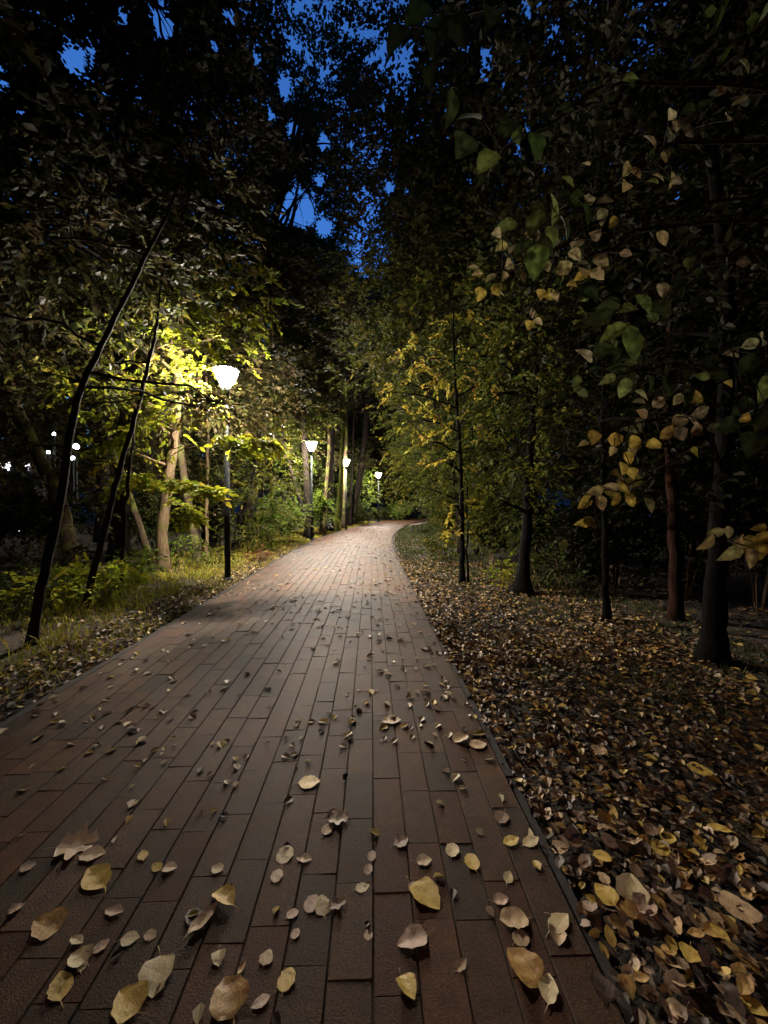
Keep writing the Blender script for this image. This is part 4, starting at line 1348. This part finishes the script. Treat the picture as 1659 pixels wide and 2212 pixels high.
def far_lamp(px, py, D, label, r=.16):
    p = at(px, py, D)
    t = empty("distant_lamp", (p[0], p[1], 0), label, "lamp", "small lamps far off through the trees")
    b = MB()
    tube(b, [(0, 0, -.2), (0, 0, p[2] - r)], .05, 6)
    b.build("pole", M['post'], t)
    b = MB()
    lathe(b, [(.05, p[2] - r), (r * .8, p[2] - r * .6), (r, p[2]), (r * .75, p[2] + r * .65), (.03, p[2] + r)], sides=10)
    b.build("globe", M['glow_far'], t, True)


far_lamp(167, 965, 16, "brightest far lamp between the two black leaning stems, upper of a pair", .115)
far_lamp(160, 990, 16.5, "far lamp just below the brightest one, lower of the pair", .085)
far_lamp(107, 977, 16, "faint far lamp left of the pair, seen through twigs", .065)
far_lamp(120, 938, 16.2, "highest of the faint far lamps on the left", .065)
far_lamp(546, 1097, 26, "far lamp low between the trunks right of the nearest street lamp", .1)
far_lamp(458, 1097, 26, "far lamp low between the trunks left of the nearest street lamp", .09)
far_lamp(805, 1091, 44, "far lamp low under the lime-green foliage near the bend", .16)
far_lamp(40, 1146, 16, "low light near the ground at the left rim", .06)
k_root = empty("kiosk", at(20, 1090, 20) * (1, 1, 0), "dark kiosk with small lit panes glimpsed far off at the left rim", "kiosk")
b = MB()
box(b, (-1.6, .1, -.2), (1.25, 2.2, 4.3))
b.build("wall", M['wall'], k_root)
b = MB()
box(b, (-1.8, -.2, 4.303), (1.45, 2.4, 4.42))
b.build("roof", M['wall'], k_root)
for px, py, pw, ph, mt in ((11, 1003, .85, .35, 'win_white'), (11, 1013, .6, .25, 'win_white'), (50, 1003, .42, .5, 'win_white'), (53, 991, .3, .28, 'win_pink'), (62, 1009, .24, .55, 'win_white')):
    x = (px - 20) / 830 * 20
    z = CAM_H + (1090 - py) / 830 * 20
    pw, ph = pw * .6, ph * .6
    b = MB()
    box(b, (x - pw / 2, .04, z - ph / 2), (x + pw / 2, .0975, z + ph / 2))
    b.build("lit_pane", M[mt], k_root)

# ------------------------------------------------------------------ the near tree out to the right: its branches hang into the picture
SMOOTH = None


def near_leaf(mb, px, py, D, ln, ang, colr, wide=1.0, seed=0, tilt=0.0):
    """a broad living leaf: photo position of its middle, length in photo px, heading in the picture (deg, 0 = right, 90 = up)"""
    r = np.random.default_rng(seed)
    L = ln * D / 830
    s = np.linspace(0, 1, 9)
    wd = np.maximum(.30 * wide * r.uniform(.8, 1.15) * np.sin(np.pi * s ** r.uniform(.66, .9)) ** .85 * (1 + r.normal(0, .05, 9)), .008)
    t = np.linspace(-1, 1, 5)
    X = wd[:, None] * t[None] * (1 + r.normal(0, .05, (9, 5)))
    Y = np.repeat(s[:, None], 5, 1) - .5
    Z = .35 * np.abs(X) - .25 * (Y ** 2) + r.uniform(-.3, .3) * X * Y
    a = math.radians(ang)
    yaw = r.normal(tilt, .5)
    d = unit(np.array([math.cos(a), yaw * .5, math.sin(a)]))
    nv = unit(np.array([r.normal(0, .35), -1.0, r.normal(.25, .35)]))
    nv = unit(nv - d * (nv @ d))
    x = np.cross(d, nv)
    c = at(px, py, D)
    V = c + L * (X[..., None] * x + Y[..., None] * d + Z[..., None] * nv)
    i, j = np.meshgrid(np.arange(8), np.arange(4), indexing='ij')
    q = (i * 5 + j).ravel()
    cc = np.asarray(colr)[None, None] * r.uniform(.4, .85) * (1 + r.normal(0, .06, 3)) * (1 + r.normal(0, .16, (9, 5, 1))) * np.where(np.abs(t) < .1, 1.25, 1.0)[None, :, None]
    mb.add(V.reshape(-1, 3), np.stack([q, q + 1, q + 6, q + 5], 1), np.clip(cc, .004, .7).reshape(-1, 3))
    return c - L * .5 * d


BK = (.010, .016, .006)
GR, DG, BE, GO, PA = (.13, .17, .045), (.025, .036, .012), (.37, .29, .13), (.44, .33, .07), (.30, .25, .14)
BR = [   # depth, twig line (photo px), leaves (x, y, length, heading, colour, width)
    (1.45, [(1420, 330), (1300, 420), (1200, 470), (1130, 520)], "branch of broad green leaves",
     [(1155, 572, 84, -95, GR, 1.1), (1152, 490, 74, -110, GR, 1.0), (1088, 498, 62, 200, GR, .9), (1190, 462, 66, 110, GR, 1.0), (1186, 520, 52, -60, GR, 1.0), (1215, 500, 60, -70, DG, 1.1), (1125, 545, 60, -140, DG, 1), (1240, 440, 60, 40, DG, 1), (1260, 470, 64, -50, DG, 1), (1170, 545, 60, -45, DG, 1.2)]),
    (1.5, [(1330, 470), (1210, 540), (1110, 575), (1040, 600)], "twig of small beige leaves",
     [(1034, 640, 36, -100, GO, 1.3), (1072, 631, 30, -70, GO, 1.4), (1030, 598, 30, 190, BE, 1.2), (1058, 606, 32, 215, BE, 1.2), (1086, 602, 30, -100, BE, 1.3), (1096, 578, 34, 230, BE, 1.2), (1070, 512, 30, 200, PA, 1.2), (1080, 540, 34, 215, BE, 1.2), (1104, 545, 32, 60, PA, 1.1), (1020, 584, 30, 170, PA, 1.0)]),
    (1.5, [(1400, 500), (1320, 540), (1240, 570), (1170, 620)], "drooping twig of small yellow-beige leaves",
     [(1215, 585, 42, 30, BE, 1.2), (1238, 560, 40, -30, PA, 1.2), (1256, 600, 44, 20, GO, 1.0), (1232, 620, 40, 200, GO, 1.0), (1165, 640, 30, -95, GO, 1.3), (1185, 642, 30, 15, GO, 1.4), (1195, 645, 28, -60, BE, 1.3), (1265, 445, 34, 20, PA, 1.5), (1285, 600, 40, -40, BE, 1.2), (1140, 705, 32, -100, GO, 1.3), (1160, 700, 28, -20, BE, 1.3), (1148, 680, 26, 100, PA, 1.2), (1175, 580, 34, 120, PA, 1.3)]),
    (1.35, [(1560, 560), (1470, 600), (1390, 650), (1330, 700)], "drooping branch of large green leaves",
     [(1360, 742, 104, -85, GR, .95), (1310, 665, 60, 190, DG, 1.0), (1350, 672, 66, 200, GR, 1.0), (1320, 722, 70, 215, GR, .8), (1385, 660, 60, -60, GR, 1.0), (1290, 690, 70, 200, DG, 1.0), (1425, 633, 44, -80, PA, 1.3), (1300, 760, 74, 210, DG, 1.0), (1420, 670, 64, -50, DG, 1.0), (1270, 640, 60, 170, DG, 1.1)]),
    (1.6, [(1640, 180), (1560, 230), (1470, 300), (1350, 390)], "high twig of small pale leaves",
     [(1455, 285, 44, -110, PA, 1.2), (1438, 262, 40, 70, PA, 1.0), (1557, 268, 34, 80, PA, 1.2), (1545, 215, 40, 30, PA, 1.0), (1345, 375, 46, 70, BE, .9), (1362, 385, 46, -60, BE, .9), (1344, 414, 40, -120, BE, 1.1), (1440, 400, 40, -90, BE, 1.1), (1415, 395, 34, 160, PA, 1.0), (1452, 402, 30, -20, PA, 1.0), (1400, 350, 36, 20, DG, 1.2), (1480, 255, 44, 10, DG, 1.1), (1510, 245, 50, 200, DG, 1.1)]),
    (1.5, [(1640, 850), (1540, 880), (1440, 905), (1290, 935)], "arching twig of rounded yellow-beige leaves",
     [(1280, 945, 42, -100, GO, 1.5), (1327, 950, 36, -95, GO, 1.6), (1366, 957, 38, -85, GO, 1.5), (1412, 960, 44, 10, GO, 1.3), (1440, 935, 46, 60, GO, 1.0), (1468, 910, 44, 20, BE, 1.2), (1495, 915, 40, -60, PA, 1.2), (1510, 890, 44, 30, PA, 1.1), (1385, 895, 36, 150, BE, 1.3), (1420, 870, 40, 40, PA, 1.2), (1356, 990, 34, -70, GO, 1.2), (1345, 1012, 42, -110, GO, 1.3), (1366, 1022, 32, -80, GO, 1.2), (1322, 975, 28, -120, BE, 1.2), (1500, 930, 36, -100, BE, 1.2), (1260, 960, 30, 200, BE, 1.1)]),
    (1.45, [(1480, 1000), (1400, 1030), (1340, 1050), (1270, 1065)], "hanging twig of long yellow leaves",
     [(1264, 1085, 44, 225, GO, 1.0), (1285, 1060, 40, 200, BE, 1.2), (1298, 1085, 44, -70, BE, .9), (1345, 1055, 46, -30, GO, .9), (1362, 1080, 44, -55, GO, .9), (1330, 1080, 38, -110, GO, .9), (1320, 1052, 40, 170, BE, 1.0), (1262, 1130, 50, 190, GO, .7), (1275, 1128, 36, -50, (.2, .2, .05), 1.0), (1218, 1180, 36, -100, (.2, .2, .05), 1.1)]),
    (1.2, [(1750, 1150), (1690, 1150), (1620, 1160), (1540, 1180)], "twig of long beige leaves at the right rim",
     [(1526, 1172, 52, 230, BE, 1.0), (1550, 1150, 44, 20, BE, .9), (1580, 1196, 66, 215, BE, .9), (1612, 1180, 70, 220, GO, .9), (1600, 1165, 50, 190, BE, .8), (1640, 1195, 60, 240, GO, .9), (1655, 1160, 60, 30, GO, .9), (1625, 1205, 56, 250, BE, .9)]),
    (1.5, [(1560, 800), (1470, 790), (1380, 800), (1250, 830)], "dim spray of mixed green leaves",
     [(1243, 830, 44, -100, GR, 1.1), (1345, 840, 50, -100, (.28, .34, .12), 1.1), (1285, 800, 50, 200, DG, 1.0), (1330, 800, 56, 180, DG, 1.0), (1310, 822, 44, 210, GR, 1.0), (1400, 830, 44, -80, DG, 1.1), (1385, 855, 42, -40, PA, 1.1), (1440, 835, 50, -60, DG, 1.1), (1260, 770, 54, 150, PA, 1.0), (1480, 860, 56, -80, DG, 1.1), (1365, 770, 56, 120, DG, 1.1), (1215, 860, 50, -130, DG, 1.0)]),
    (1.3, [(1740, 690), (1690, 720), (1640, 750), (1560, 770)], "twig of pale leaves near the right rim",
     [(1575, 765, 46, 190, PA, 1.0), (1618, 745, 50, 20, PA, 1.0), (1640, 738, 44, -30, PA, 1.1), (1645, 842, 70, -100, GR, 1.1), (1600, 880, 70, 220, DG, 1.1), (1640, 905, 66, -100, DG, 1.1), (1610, 790, 60, -120, DG, 1.1), (1570, 920, 70, 210, DG, 1.1), (1620, 960, 76, -110, DG, 1.1)]),
    (1.3, [(1330, 200), (1220, 260), (1120, 310), (1050, 350)], "tip of a twig with one green leaf against the sky",
     [(1050, 362, 70, -130, GR, 1.3), (1000, 330, 76, 240, DG, 1.2), (970, 250, 80, 260, DG, 1.1), (1090, 300, 70, -110, DG, 1.2), (1010, 270, 74, 200, DG, 1.2), (1150, 330, 70, -80, DG, 1.1)]),
    (1.25, [(1250, -60), (1120, 0), (1020, 50), (930, 90)], "blurred dark leaves at the upper rim",
     [(940, 100, 90, -100, BK, 1.2), (900, 60, 80, 220, BK, 1.2), (990, 90, 90, -70, BK, 1.2), (860, 110, 80, 230, BK, 1.2), (1060, 60, 80, -110, BK, 1.1), (930, 180, 80, -100, BK, 1.1)]),
]
tr = [(2.75, 1.5, 0), (2.72, 1.5, 1.2), (2.66, 1.52, 2.4), (2.55, 1.55, 3.6), (2.4, 1.6, 4.6)]
hz = tree("broad_leaved_tree", "near tree outside the right rim whose leafy twigs hang into the picture's right half", "tree", tr, [.12, .1, .09, .07, .03],
          [((2.6, 1.9, 4.9), (.8, .6, .4))], (), 'green', .1, 9, 60, .4, None, 'bark_dark')
hb = np.array([tr[0][0], tr[0][1], float(ground_z(tr[0][0], tr[0][1]))])
TRP = path_pts(tr, 8, 0)
for bi, (D, line, lb, lv) in enumerate(BR):
    tw, fo = MB(), MB()
    q = np.array([at(px, py, D + .12 * (3 - i)) for i, (px, py) in enumerate(line)])
    k = np.argmin(np.abs(TRP[:, 2] - max(.6, q[0][2] - .35)))
    full = path_pts(np.vstack([TRP[k], (TRP[k] + q[0]) / 2 + (0, .05, .12), q]), 5, .004)
    tube(tw, full, np.linspace(.009, .002, len(full)), 6, True)
    for li, (px, py, ln, an, cl, wd) in enumerate(lv):
        st = near_leaf(fo, px, py, D + R.normal(0, .05), ln * .88, an, cl, wd, bi * 50 + li)
        j = np.argmin(np.linalg.norm(full - st, axis=1))
        j = max(0, j - 1)
        tube(tw, bend(full[j], st, 4, .05, .03), [.003, .0024, .002, .0015], 4, False)
    lq = np.array(line, float)
    for e in range(9):
        t_ = R.uniform(0, 1)
        px, py = [np.interp(t_, np.linspace(0, 1, len(lq)), lq[:, k]) + R.normal(0, 34) for k in (0, 1)]
        cl = np.array(lv[R.integers(len(lv))][4]) * R.uniform(.25, .8)
        st = near_leaf(fo, px, py, D + .05 + abs(R.normal(0, .12)), R.uniform(24, 42), R.uniform(150, 380), cl, R.uniform(.9, 1.4), 1000 + bi * 50 + e)
        j = np.argmin(np.linalg.norm(full - st, axis=1))
        tube(tw, bend(full[max(0, j - 1)], st, 4, .05, .03), [.002, .0018, .0015, .0012], 4, False)
    br = shifted(tw, hb).build("branch", M['bark_dark'], hz, True)
    br["label"] = lb
    shifted(fo, hb).build("foliage", M['leaf_near'], br, True, True)
